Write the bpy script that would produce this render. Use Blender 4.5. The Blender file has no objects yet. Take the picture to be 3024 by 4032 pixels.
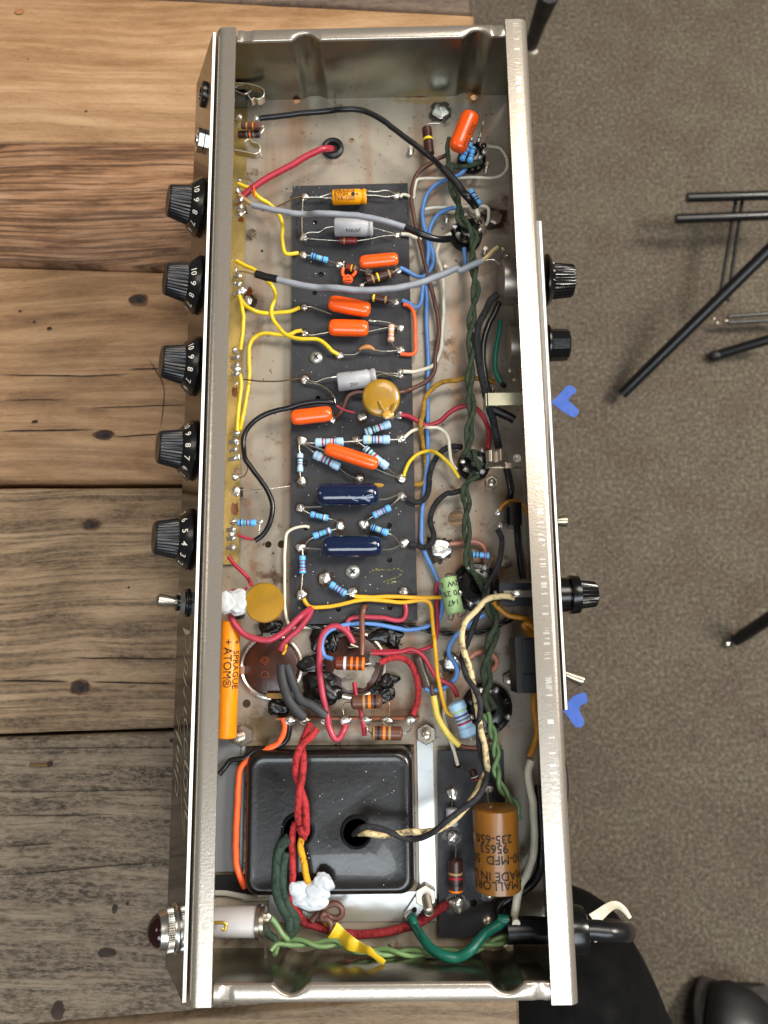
import bpy, bmesh, math, random
from mathutils import Vector, Matrix, Euler, noise
random.seed(4)
S = bpy.context.scene
COL = S.collection
# ------------------------------------------------------------------ camera
CAMLOC = Vector((.6706, -8.0676, 36.2185))          # cm
CAMROT = Euler((.174746, .0135268, -.0126518), 'XYZ')
cd = bpy.data.cameras.new('camera'); cam = bpy.data.objects.new('camera', cd); COL.objects.link(cam)
cam.location = CAMLOC * .01; cam.rotation_euler = CAMROT
cd.sensor_fit = 'VERTICAL'; cd.sensor_height = 36; cd.sensor_width = 27; cd.lens = 26
cd.clip_start = .01; cd.clip_end = 50
cd.dof.use_dof = True; cd.dof.focus_distance = .345; cd.dof.aperture_fstop = 13
S.camera = cam
# ------------------------------------------------------------------ world and lamps
w = bpy.data.worlds.new('World'); S.world = w; w.use_nodes = True
w.node_tree.nodes['Background'].inputs[0].default_value = (1, .94, .86, 1)
w.node_tree.nodes['Background'].inputs[1].default_value = .13
def area(name, loc, target, size, power, color, sy=None):
    l = bpy.data.lights.new(name, 'AREA'); l.shape = 'RECTANGLE' if sy else 'SQUARE'; l.size = size
    if sy: l.size_y = sy
    l.energy = power; l.color = color
    o = bpy.data.objects.new(name, l); COL.objects.link(o); o.location = Vector(loc) * .01
    o.rotation_euler = (Vector(target) - Vector(loc)).to_track_quat('-Z', 'Y').to_euler()
area('ceiling_light', (66, 100, 200), (0, 0, 0), .85, 26, (1, .92, .82))
area('left_fill_light', (-140, 40, 170), (-14, 0, -8), .6, 5, (1, .9, .78))  # weak fill, added to brighten the planks on the left
area('window_light', (22, -116, 200), (0, -14, 0), 1.95, 40, (.86, .94, 1), .85)
area('carpet_fill_light', (210, 60, 170), (110, 20, -80), .8, 105, (1, .93, .83))  # added fill aimed at the carpet, brightening it toward the right
S.view_settings.view_transform = 'Standard'; S.view_settings.look = 'None'
S.view_settings.exposure = 0; S.view_settings.gamma = 1
# ------------------------------------------------------------------ from photograph pixels to places
FR = dict(A=(500,0,2.07375), B=(1300,0,1.8433), C=(600,600,2.37), D=(1100,650,2.37), E=(1600,400,2.37),
 G=(1600,1000,2.37), H=(1100,1300,2.37), I=(600,1200,2.37), J=(600,1800,2.37), K=(1100,1850,2.37),
 L=(1600,1650,2.37), M=(1600,2250,2.07375), N=(850,2450,2.07375), O=(550,3000,2.07375), P=(1200,3000,2.07375),
 Q=(1600,2850,1.8433), R=(550,2350,2.07375), S=(550,3500,1.8433), T=(1800,3500,1.3554), U=(2000,0,1.58),
 V=(2000,1300,1.3828), W=(0,0,1.8433), X=(0,1100,1.2287), Y=(0,2800,1.7955), Z=(0,0,.54861),
 a=(640,2380,5.53), b=(640,2700,3.6867), c=(2050,3350,3.244))
RM = CAMROT.to_matrix()
def ray(f, x, y):
    a, b, s = FR[f]
    return RM @ Vector(((a + x/s - 1512)/2912, -(b + y/s - 2016)/2912, -1))
def at(f, x, y, z=0):
    d = ray(f, x, y); return CAMLOC + d * ((z - CAMLOC.z)/d.z)
def onplane(f, x, y, P0, n):
    d = ray(f, x, y); return CAMLOC + d * ((P0 - CAMLOC).dot(n)/d.dot(n))
def px(f, wpx, z=0):                                 # width in frame pixels -> cm at height z
    return wpx / FR[f][2] * (CAMLOC.z - z) / 2912
def path(s, z=.5):
    out = []; f = 'Z'; join = 0
    for t in s.split():
        if ':' in t: f, t = t.split(':'); join = 5 if len(out) > 1 else 0
        v = [float(q) for q in t.split(',')]
        if len(v) > 2: z = v[2]
        p = at(f, v[0], v[1], z)
        if join:                                     # drop points that would double back where two views of a wire overlap
            join -= 1; d = out[-1] - out[-2]; e = p - out[-1]; d.z = e.z = 0
            if e.length < 2.4 and (e.length < .12 or d.dot(e) < .15*d.length*e.length): continue
            join = 0
        out.append(p)
    return out
# ------------------------------------------------------------------ materials
MATS = {}
def rgb(h):
    if isinstance(h, str):
        c = [int(h[i:i+2], 16)/255 for i in (0, 2, 4)]
        return tuple(x/12.92 if x <= .04045 else ((x+.055)/1.055)**2.4 for x in c)
    return h
def N_(nt, t, **k):
    n = nt.nodes.new(t)
    for a, v in k.items():
        if a in n.inputs: n.inputs[a].default_value = v
        else: setattr(n, a, v)
    return n
def mat(name, col, rough=.4, metal=0, var=.12, vs=60, bump=.0, bs=200, col2=None, amt=.5, spec=.5, coat=0, trans=0, stretch=None):
    if name in MATS: return MATS[name]
    m = bpy.data.materials.new(name); m.use_nodes = True; nt = m.node_tree
    b = nt.nodes['Principled BSDF']; L = nt.links.new
    b.inputs['Roughness'].default_value = rough; b.inputs['Metallic'].default_value = metal
    b.inputs['Specular IOR Level'].default_value = spec; b.inputs['Coat Weight'].default_value = coat
    b.inputs['Transmission Weight'].default_value = trans
    c = rgb(col); tc = N_(nt, 'ShaderNodeTexCoord'); src = tc.outputs['Object']
    if stretch:
        mp = N_(nt, 'ShaderNodeMapping'); mp.inputs['Scale'].default_value = stretch; L(src, mp.inputs[0]); src = mp.outputs[0]
    nz = N_(nt, 'ShaderNodeTexNoise', Scale=vs*1.0, Detail=5.0, Roughness=.65); L(src, nz.inputs['Vector'])
    rp = N_(nt, 'ShaderNodeValToRGB'); L(nz.outputs['Fac'], rp.inputs[0])
    e = rp.color_ramp.elements; e[0].position = .5 - .22; e[1].position = .5 + .22
    if col2 is None:
        e[0].color = tuple(max(0, x*(1-var)) for x in c) + (1,); e[1].color = tuple(min(1, x*(1+var)) for x in c) + (1,)
    else:
        e[0].position = amt - .06; e[1].position = amt + .06
        e[0].color = rgb(col2) + (1,); e[1].color = c + (1,)
    L(rp.outputs[0], b.inputs['Base Color'])
    mr = N_(nt, 'ShaderNodeMapRange'); L(nz.outputs['Fac'], mr.inputs[0]); mr.inputs[1].default_value = .3; mr.inputs[2].default_value = .7
    mr.inputs[3].default_value = min(1, rough*1.25); mr.inputs[4].default_value = rough*.8; L(mr.outputs[0], b.inputs['Roughness'])
    if bump:
        n2 = N_(nt, 'ShaderNodeTexNoise', Scale=bs*1.0, Detail=3.0); L(src, n2.inputs['Vector'])
        bp = N_(nt, 'ShaderNodeBump', Strength=bump, Distance=.0005); L(n2.outputs['Fac'], bp.inputs['Height']); L(bp.outputs[0], b.inputs['Normal'])
    MATS[name] = m; return m
def cloth(name, col, dark=.55, scale=900, rough=.85):
    if name in MATS: return MATS[name]
    return mat(name, col, rough, 0, vs=350, bump=.9, bs=scale, col2=tuple(x*dark for x in rgb(col)), amt=.45)
steel = mat('zinc_plated_steel', 'cbbfac', .36, .85, .10, 14, .12, 160)
STAINS = [('J', 1090, 1080, 90, 1.3, '5a3a22', .8), ('J', 1180, 1150, 60, 1, '4a2f1c', .7), ('J', 960, 1000, 60, 1, '7d5a3c', .6), ('J', 860, 420, 60, 1, '80593a', .5), ('N', 420, 820, 170, 1.2, '4a3d20', .8), ('N', 360, 920, 110, 1.4, '5b4a2a', .7),
 ('N', 1150, 850, 150, 2.2, '8a6242', .6), ('N', 1450, 760, 130, 1.4, '8a6242', .6), ('N', 1400, 650, 120, 1, '77502f', .6), ('L', 640, 430, 260, 1, '9c7350', .5), ('L', 440, 930, 120, 1, '5b3d28', .5), ('L', 320, 1210, 150, 1.1, '5e4026', .8), ('L', 240, 720, 110, .8, '8b6848', .5),
 ('L', 640, 1400, 300, 1.2, '8f6a48', .6), ('M', 370, 800, 120, .8, '7e4a18', .8), ('M', 330, 1000, 140, .8, '93704f', .5), ('M', 60, 1100, 90, .7, '77502f', .5), ('G', 410, 800, 70, .9, '4e382a', .8), ('G', 270, 850, 45, 1, '4a3022', .7), ('G', 450, 1500, 60, .5, '9a7558', .6), ('G', 460, 700, 160, .35, 'a37c5c', .5), ('G', 460, 1150, 160, .3, 'a37c5c', .6), ('G', 740, 130, 110, 1, '6b4a34', .6), ('E', 610, 600, 200, 1, '8d7460', .5), ('E', 820, 1085, 190, 1, '5f3f2a', .8), ('E', 560, 1270, 230, 1, '94704f', .5),
 ('B', 20, 1180, 70, 2, '7a5b48', .4), ('B', 800, 815, 100, 1, '4a3426', .8), ('B', 700, 720, 100, 3.2, '97793a', .7), ('B', 1045, 700, 75, 1, '8a5a1e', .8), ('B', 300, 640, 60, 4, '75552f', .4), ('C', 920, 1340, 90, 1, '6b4a22', .6), ('C', 1000, 1030, 60, 1.6, '7a746c', .5), ('I', 1000, 170, 70, 1.2, '76706a', .6), ('K', 60, 1500, 120, 1.3, '6d5a42', .5), ('Q', 700, 60, 80, 2, '96704f', .4), ('P', 600, 1230, 60, 1.2, '7f6c58', .4), ('N', 760, 700, 150, 1.6, '5f4630', .7), ('N', 1150, 350, 330, 1, '7a6148', .6), ('N', 680, 820, 160, 2.2, '6a4c2e', .6), ('L', 900, 700, 120, .8, '8a6b50', .5), ('G', 700, 700, 120, .3, '8a6a50', .5), ('G', 800, 1200, 130, .9, '7d5f47', .5), ('L', 820, 1450, 120, 1, '5b3f2a', .7), ('N', 520, 60, 160, 1, '6a4a30', .5)]
def floor_mat():
    m = bpy.data.materials.new('stained_chassis_steel'); m.use_nodes = True; nt = m.node_tree; b = nt.nodes['Principled BSDF']; L = nt.links.new
    tc = N_(nt, 'ShaderNodeTexCoord')
    n1 = N_(nt, 'ShaderNodeTexNoise', Scale=14.0, Detail=4.0, Roughness=.6); n2 = N_(nt, 'ShaderNodeTexNoise', Scale=420.0, Detail=3.0, Roughness=.75)
    mp = N_(nt, 'ShaderNodeMapping'); mp.inputs['Scale'].default_value = (2.6, .35, 1)
    n3 = N_(nt, 'ShaderNodeTexNoise', Scale=24.0, Detail=4.0); n4 = N_(nt, 'ShaderNodeTexNoise', Scale=55.0, Detail=5.0, Roughness=.7)
    for n in (n1, n2, n4): L(tc.outputs['Object'], n.inputs['Vector'])
    L(tc.outputs['Object'], mp.inputs[0]); L(mp.outputs[0], n3.inputs['Vector'])
    r1 = N_(nt, 'ShaderNodeValToRGB'); L(n1.outputs[0], r1.inputs[0]); e = r1.color_ramp.elements
    e[0].position = .3; e[0].color = rgb('857d71')+(1,); e[1].position = .72; e[1].color = rgb('b0a697')+(1,)
    r3 = N_(nt, 'ShaderNodeValToRGB'); L(n3.outputs[0], r3.inputs[0]); e = r3.color_ramp.elements
    e[0].position = .5; e[0].color = (0,0,0,1); e[1].position = .68; e[1].color = (.75,.75,.75,1)
    mx = N_(nt, 'ShaderNodeMix', data_type='RGBA'); L(r3.outputs[0], mx.inputs[0]); L(r1.outputs[0], mx.inputs[6]); mx.inputs[7].default_value = rgb('8d6a50')+(1,)
    r2 = N_(nt, 'ShaderNodeValToRGB'); L(n2.outputs[0], r2.inputs[0]); e = r2.color_ramp.elements
    e[0].position = .31; e[0].color = (1,1,1,1); e[1].position = .35; e[1].color = (0,0,0,1)
    m2 = N_(nt, 'ShaderNodeMix', data_type='RGBA'); L(r2.outputs[0], m2.inputs[0]); L(mx.outputs[2], m2.inputs[6]); m2.inputs[7].default_value = rgb('33281f')+(1,)
    r4 = N_(nt, 'ShaderNodeValToRGB'); L(n4.outputs[0], r4.inputs[0]); e = r4.color_ramp.elements
    e[0].position = .31; e[0].color = (1,1,1,1); e[1].position = .4; e[1].color = (0,0,0,1)
    m3 = N_(nt, 'ShaderNodeMix', data_type='RGBA'); L(r4.outputs[0], m3.inputs[0]); L(m2.outputs[2], m3.inputs[6]); m3.inputs[7].default_value = rgb('6e5540')+(1,)
    g = N_(nt, 'ShaderNodeNewGeometry'); nw = N_(nt, 'ShaderNodeTexNoise', Scale=110.0, Detail=6.0, Roughness=.75); L(g.outputs['Position'], nw.inputs['Vector'])
    sc = N_(nt, 'ShaderNodeVectorMath', operation='SCALE'); L(nw.outputs['Color'], sc.inputs[0]); sc.inputs['Scale'].default_value = .022
    wp = N_(nt, 'ShaderNodeVectorMath', operation='ADD'); L(g.outputs['Position'], wp.inputs[0]); L(sc.outputs[0], wp.inputs[1]); cur = m3.outputs[2]
    for f, x, y, rr, sx, colr, am in STAINS:
        c = at(f, x, y, 0)*.01; q = px(f, rr)*.01
        d = N_(nt, 'ShaderNodeVectorMath', operation='SUBTRACT'); L(wp.outputs[0], d.inputs[0]); d.inputs[1].default_value = (c.x+.011, c.y+.011, .011)
        d2 = N_(nt, 'ShaderNodeVectorMath', operation='MULTIPLY'); L(d.outputs[0], d2.inputs[0]); d2.inputs[1].default_value = (1/q/sx, 1/q*sx, 0)
        ln = N_(nt, 'ShaderNodeVectorMath', operation='LENGTH'); L(d2.outputs[0], ln.inputs[0])
        mr = N_(nt, 'ShaderNodeMapRange'); L(ln.outputs['Value'], mr.inputs[0]); mr.inputs[1].default_value = 1.15; mr.inputs[2].default_value = .6; mr.inputs[3].default_value = 0; mr.inputs[4].default_value = am
        mm = N_(nt, 'ShaderNodeMix', data_type='RGBA'); L(mr.outputs[0], mm.inputs[0]); L(cur, mm.inputs[6]); mm.inputs[7].default_value = rgb(colr)+(1,); cur = mm.outputs[2]
    L(cur, b.inputs['Base Color']); b.inputs['Metallic'].default_value = .35; b.inputs['Roughness'].default_value = .42
    bp = N_(nt, 'ShaderNodeBump', Strength=.25, Distance=.0004); L(n4.outputs[0], bp.inputs['Height']); L(bp.outputs[0], b.inputs['Normal'])
    return m
MFLOOR = floor_mat()
def rim_mat():
    m = bpy.data.materials.new('worn_rim_steel'); m.use_nodes = True; nt = m.node_tree; b = nt.nodes['Principled BSDF']; L = nt.links.new
    tc = N_(nt, 'ShaderNodeTexCoord'); g = N_(nt, 'ShaderNodeNewGeometry')
    n1 = N_(nt, 'ShaderNodeTexNoise', Scale=500.0, Detail=2.0); L(g.outputs['Position'], n1.inputs['Vector'])
    mp = N_(nt, 'ShaderNodeMapping'); mp.inputs['Scale'].default_value = (60, 700, 1); L(g.outputs['Position'], mp.inputs[0])
    n2 = N_(nt, 'ShaderNodeTexNoise', Scale=1.0, Detail=1.0); L(mp.outputs[0], n2.inputs['Vector'])
    r = N_(nt, 'ShaderNodeValToRGB'); L(n1.outputs[0], r.inputs[0]); e = r.color_ramp.elements
    e[0].position = .3; e[0].color = rgb('aea599')+(1,); e[1].position = .7; e[1].color = rgb('bab1a5')+(1,)
    # tool marks: short cross strokes along the middle of the right lip
    sx = N_(nt, 'ShaderNodeSeparateXYZ'); L(g.outputs['Position'], sx.inputs[0])
    a = N_(nt, 'ShaderNodeMath', operation='SUBTRACT'); L(sx.outputs[0], a.inputs[0]); a.inputs[1].default_value = .0709
    a2 = N_(nt, 'ShaderNodeMath', operation='ABSOLUTE'); L(a.outputs[0], a2.inputs[0])
    a3 = N_(nt, 'ShaderNodeMath', operation='LESS_THAN'); L(a2.outputs[0], a3.inputs[0]); a3.inputs[1].default_value = .0013
    r2 = N_(nt, 'ShaderNodeValToRGB'); L(n2.outputs[0], r2.inputs[0]); e = r2.color_ramp.elements
    e[0].position = .56; e[0].color = (0,0,0,1); e[1].position = .62; e[1].color = (1,1,1,1)
    a4 = N_(nt, 'ShaderNodeMath', operation='MULTIPLY'); L(a3.outputs[0], a4.inputs[0]); L(r2.outputs[0], a4.inputs[1])
    mx = N_(nt, 'ShaderNodeMix', data_type='RGBA'); L(a4.outputs[0], mx.inputs[0]); L(r.outputs[0], mx.inputs[6]); mx.inputs[7].default_value = (.75,.72,.66,1)
    L(mx.outputs[2], b.inputs['Base Color']); b.inputs['Metallic'].default_value = .75; 
    mr = N_(nt, 'ShaderNodeMapRange'); L(n1.outputs[0], mr.inputs[0]); mr.inputs[3].default_value = .34; mr.inputs[4].default_value = .24; L(mr.outputs[0], b.inputs['Roughness'])
    n5 = N_(nt, 'ShaderNodeTexNoise', Scale=900.0, Detail=2.0); L(g.outputs['Position'], n5.inputs['Vector'])
    bp = N_(nt, 'ShaderNodeBump', Strength=.15, Distance=.0003); L(n5.outputs[0], bp.inputs['Height']); L(bp.outputs[0], b.inputs['Normal'])
    return m
MRIM = rim_mat()
SOLDER = mat('solder', 'dddbd6', .3, .85, .12, 250, .5, 500)
FLUX = mat('burnt_flux', '2a1c10', .35, 0, .4, 300, .4, 400)
LEAD = mat('tinned_lead_wire', 'c4beb0', .28, .9, .1, 200)
BOARD = mat('black_fibreboard', '24252a', .62, 0, .18, 130, .25, 700)
BLACKP = mat('black_plastic', '0d0d10', .3, 0, .15, 60, coat=.2)
BAKE = mat('black_bakelite', '0b0b0c', .22, 0, .2, 80, .1, 500)
WHITEP = mat('white_core', 'f2efe6', .4, 0, .03)
MPANEL = mat('black_panel_laminate', '15110d', .16, 0, .15, 40, .03, 100, coat=.15)
CHROME = mat('bright_nickel', 'd6d3cc', .26, 1, .06, 120)
NICKEL = mat('dull_nickel', 'b4ab9d', .3, .95, .15, 80)
BRASS = mat('brass_plate', 'a08c55', .4, .7, .25, 40, .2, 300)
INK = mat('black_ink', '141210', .6, 0, 0)
PRINT = mat('silver_panel_print', 'b9ab95', .5, 0, .1)
NUM = mat('white_numerals', 'd8d2c4', .5, 0, .05)
RUBBER = mat('black_rubber', '121316', .5, 0, .2, 100)
GREYP = mat('charcoal_shrink_sleeve', '2f3033', .65, 0, .15, 120, .3, 300)
PHEN = mat('brown_phenolic', '3b1c10', .35, 0, .25, 60, .15, 300)
TAR = mat('black_sealant', '0c0b0b', .32, 0, .3, 100, .3, 250)
DARKHOLE = mat('hole_shadow', '050505', .9, 0, 0)
def plastic(n, c, r=.38, **k): return mat(n, c, r, 0, .17, 140, .12, 300, **k)
YEL = plastic('yellow_insulation', 'dcbc24'); YELO = plastic('deep_yellow_insulation', 'e2ab22'); BLU = plastic('blue_insulation', '5a8aca'); 
WHT = plastic('cream_insulation', 'd9d3c0'); BRN = plastic('brown_insulation', '5b3a31'); RED = plastic('red_insulation', 'a3273a'); PNK = plastic('rose_red_insulation', 'a93448')
ORG = plastic('orange_insulation', 'f2612a'); GRY = plastic('grey_cable_jacket', '8b8f97'); BLK = plastic('black_insulation', '131417', .3); TEAL = plastic('teal_green_insulation', '0b6252')
LGR = plastic('light_green_insulation', '6c8d5c'); DREAD = plastic('dark_red_insulation', '7f1c1c'); CLEAR = plastic('aged_clear_insulation', 'a58d62', .25)
CGR = cloth('dark_green_cloth_wire', '3a4733', .55); CBLK = cloth('black_cloth_wire', '232327', .5); CCRM = cloth('cream_cloth_wire', 'cdb98c', .22, 600); CMUS = cloth('mustard_cloth_wire', 'a47a24', .6)
CRED = cloth('red_cloth_wire', 'a8262b', .4); CORY = cloth('orange_yellow_cloth_wire', 'd99a12', .35); CDG = cloth('forest_green_cloth_wire', '263b2f', .45); SALM = plastic('salmon_insulation', 'b57764')
OCAP = plastic('orange_dipped_epoxy', 'ff5a10', .28, coat=.4); NCAP = plastic('navy_dipped_epoxy', '101d3a', .14, coat=.6)
YCAP = plastic('yellow_orange_sleeve', 'f29a0c', .3); GCAP = plastic('light_grey_sleeve', 'a6a8ac', .38); OCH = mat('ochre_ceramic_disc', '9c7418', .3, 0, .25, 60, .1, 200, coat=.3)
WAX = mat('ochre_wax_paper', '86561a', .36, 0, .18, 40, .15, 120, coat=.3); SORG = plastic('orange_sleeve', 'f28d07', .4)
GOOP = mat('white_silicone', 'c4c8ca', .35, 0, .05, 60, .1, 120); GLU = mat('translucent_glue', 'b9c0c8', .28, 0, .08, 60, .08, 150)
# ------------------------------------------------------------------ mesh building (cm in, metres out)
class MB:
    def __init__(s): s.v = []; s.f = []; s.m = []; s.mats = []
    def mi(s, m):
        if m not in s.mats: s.mats.append(m)
        return s.mats.index(m)
    def add(s, vs, fs, m):
        o = len(s.v); i = s.mi(m); s.v += [Vector(v) for v in vs]
        for f in fs: s.f.append([o+q for q in f]); s.m.append(i)
    def tube(s, P, R, m, n=10, cap=True, flat=1, mfun=None, up=None):
        if not hasattr(R, '__len__'): R = [R]*len(P)
        vs = []; k = len(P); fs = []; T0 = (P[1]-P[0]).normalized()
        u = (up or Vector((0, 0, 1))); u = (u - T0*u.dot(T0))
        if u.length < 1e-3: u = T0.orthogonal()
        u.normalize()
        for i in range(k):
            T = (P[min(i+1, k-1)] - P[max(i-1, 0)]);
            if T.length < 1e-9: T = T0
            T.normalize(); u = (u - T*u.dot(T)).normalized(); w_ = T.cross(u)
            for j in range(n):
                a = 2*math.pi*j/n; vs.append(P[i] + (u*math.cos(a)*flat + w_*math.sin(a))*R[i])
        o = len(s.v); s.v += vs
        for i in range(k-1):
            mm = s.mi(mfun(i) if mfun else m)
            for j in range(n):
                s.f.append([o+i*n+j, o+i*n+(j+1) % n, o+(i+1)*n+(j+1) % n, o+(i+1)*n+j]); s.m.append(mm)
        if cap:
            s.f.append([o+j for j in range(n)][::-1]); s.m.append(s.mi(mfun(0) if mfun else m)); s.f.append([o+(k-1)*n+j for j in range(n)]); s.m.append(s.mi(mfun(k-2) if mfun else m))
        return s
    def lathe(s, o, ax, prof, m, n=32, rf=None):            # prof: (height, radius[, material])
        ax = ax.normalized(); u = Vector((0, 0, 1)) - ax*ax.z
        if u.length < 1e-3: u = Vector((0, 1, 0)) - ax*ax.y
        u.normalize(); w_ = ax.cross(u); b = len(s.v)
        for i, p in enumerate(prof):
            for j in range(n):
                a = 2*math.pi*j/n; r = p[1]*(rf(i, a) if rf else 1)
                s.v.append(o + ax*p[0] + (u*math.cos(a) + w_*math.sin(a))*r)
        for i in range(len(prof)-1):
            q = s.mi(prof[i+1][2] if len(prof[i+1]) > 2 else m)
            for j in range(n):
                s.f.append([b+i*n+j, b+i*n+(j+1) % n, b+(i+1)*n+(j+1) % n, b+(i+1)*n+j]); s.m.append(q)
        for i, rev in ((0, 1), (len(prof)-1, 0)):
            if prof[i][1] > 1e-4:
                f = [b+i*n+j for j in range(n)]; s.f.append(f[::-1] if rev else f); s.m.append(s.mi(prof[i][2] if len(prof[i]) > 2 else m))
        return s
    def prism(s, pts, z0, z1, m):
        n = len(pts); s.add([(p[0], p[1], z0) for p in pts] + [(p[0], p[1], z1) for p in pts],
            [list(range(n))[::-1], list(range(n, 2*n))] + [[i, (i+1) % n, n+(i+1) % n, n+i] for i in range(n)], m); return s
    def box(s, c, dx, dy, dz, m):
        c = Vector(c); dx, dy, dz = Vector(dx), Vector(dy), Vector(dz)
        vs = [c + dx*a + dy*b + dz*d for d in (-.5, .5) for b in (-.5, .5) for a in (-.5, .5)]
        s.add(vs, [[0,2,3,1],[4,5,7,6],[0,1,5,4],[1,3,7,5],[3,2,6,7],[2,0,4,6]], m); return s
    def blob(s, c, r, m, seed=0, sq=.6, amp=.25, fr=1.3, sub=3):
        bm = bmesh.new(); bmesh.ops.create_icosphere(bm, subdivisions=sub, radius=1)
        for v in bm.verts:
            d = 1 + amp*noise.noise(v.co*fr + Vector((seed*3.7, seed, 0))) + amp*.4*noise.noise(v.co*fr*2.7 + Vector((seed*1.7, 4, 0)))
            rr = r if hasattr(r, '__len__') else (r, r)
            v.co = Vector((v.co.x*rr[0]*d, v.co.y*rr[1]*d, v.co.z*min(rr)*sq*d)) + Vector(c)
        bm.verts.ensure_lookup_table()
        s.add([v.co.copy() for v in bm.verts], [[v.index for v in f.verts] for f in bm.faces], m); bm.free(); return s
    def patch(s, c, r, m, seed=0, amp=.35, n=34, sx=1, sy=1):
        vs = [Vector(c)]
        for j in range(n):
            a = 2*math.pi*j/n; q = r*(1 + amp*noise.noise(Vector((math.cos(a)*1.6+seed, math.sin(a)*1.6, seed*.7))) + amp*.5*noise.noise(Vector((math.cos(a)*5+seed, math.sin(a)*5, seed))))
            vs.append(Vector(c) + Vector((math.cos(a)*q*sx, math.sin(a)*q*sy, 0)))
        s.add(vs, [[0, 1+j, 1+(j+1) % n] for j in range(n)], m); return s
def crom(P, step=.12):
    if len(P) < 3: return P
    Q = [P[0]*2-P[1]] + P + [P[-1]*2-P[-2]]; out = []
    for i in range(1, len(Q)-2):
        a, b, c, d = Q[i-1], Q[i], Q[i+1], Q[i+2]; n = max(2, int((c-b).length/step))
        for k in range(n):
            t = k/n; out.append(.5*((2*b) + (c-a)*t + (2*a-5*b+4*c-d)*t*t + (3*b-a-3*c+d)*t**3))
    out.append(P[-1]); return out
LOC = {}
def obj(name, mb, parent=None, label=None, smooth=35, kind=None, cat=None, group=None):
    vs = mb.v
    c = sum(vs, Vector()) / max(1, len(vs)); wl = c*.01
    me = bpy.data.meshes.new(name); me.from_pydata([(v-c)*.01 for v in vs], [], mb.f)
    for m in mb.mats: me.materials.append(m)
    me.polygons.foreach_set('material_index', mb.m); me.update()
    bm = bmesh.new(); bm.from_mesh(me); bmesh.ops.recalc_face_normals(bm, faces=bm.faces)
    for f in bm.faces: f.smooth = True
    for e in bm.edges:
        e.smooth = not (len(e.link_faces) == 2 and e.calc_face_angle(0) > math.radians(smooth))
    bm.to_mesh(me); bm.free()
    o = bpy.data.objects.new(name, me); COL.objects.link(o)
    if parent: o.parent = parent; o.location = wl - LOC[parent.name]
    else: o.location = wl
    LOC[o.name] = wl
    for k, v in (('label', label), ('kind', kind), ('category', cat), ('group', group)):
        if v: o[k] = v
    return o
def empty(name, loc, label, cat, group=None):
    o = bpy.data.objects.new(name, None); COL.objects.link(o); o.location = Vector(loc)*.01; LOC[o.name] = o.location.copy()
    o['label'] = label; o['category'] = cat; o.empty_display_size = .02
    if group: o['group'] = group
    return o
def text(mb, s, size, m, fn, bold=0):                     # fn maps flat (x, y) in cm to a point
    cu = bpy.data.curves.new('t', 'FONT'); cu.body = s; cu.size = size; cu.align_x = 'CENTER'; cu.align_y = 'CENTER'; cu.offset = bold; cu.resolution_u = 3
    o = bpy.data.objects.new('t', cu); COL.objects.link(o); bpy.context.view_layer.update()
    me = o.to_mesh(); bm = bmesh.new(); bm.from_mesh(me); o.to_mesh_clear()
    bmesh.ops.triangulate(bm, faces=bm.faces)
    bm.verts.ensure_lookup_table()
    mb.add([fn(v.co.x, v.co.y) for v in bm.verts], [[v.index for v in f.verts] for f in bm.faces], m)
    bm.free(); COL.objects.unlink(o); bpy.data.objects.remove(o); bpy.data.curves.remove(cu)
def boolean(o, cut):
    c = obj('cutter', cut)
    md = o.modifiers.new('b', 'BOOLEAN'); md.operation = 'DIFFERENCE'; md.object = c; md.solver = 'EXACT'
    dg = bpy.context.evaluated_depsgraph_get(); dg.update()
    me = bpy.data.meshes.new_from_object(o.evaluated_get(dg)); o.modifiers.clear(); o.data = me; me.polygons.foreach_set('use_smooth', [False]*len(me.polygons))
    bpy.data.objects.remove(c)
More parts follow.
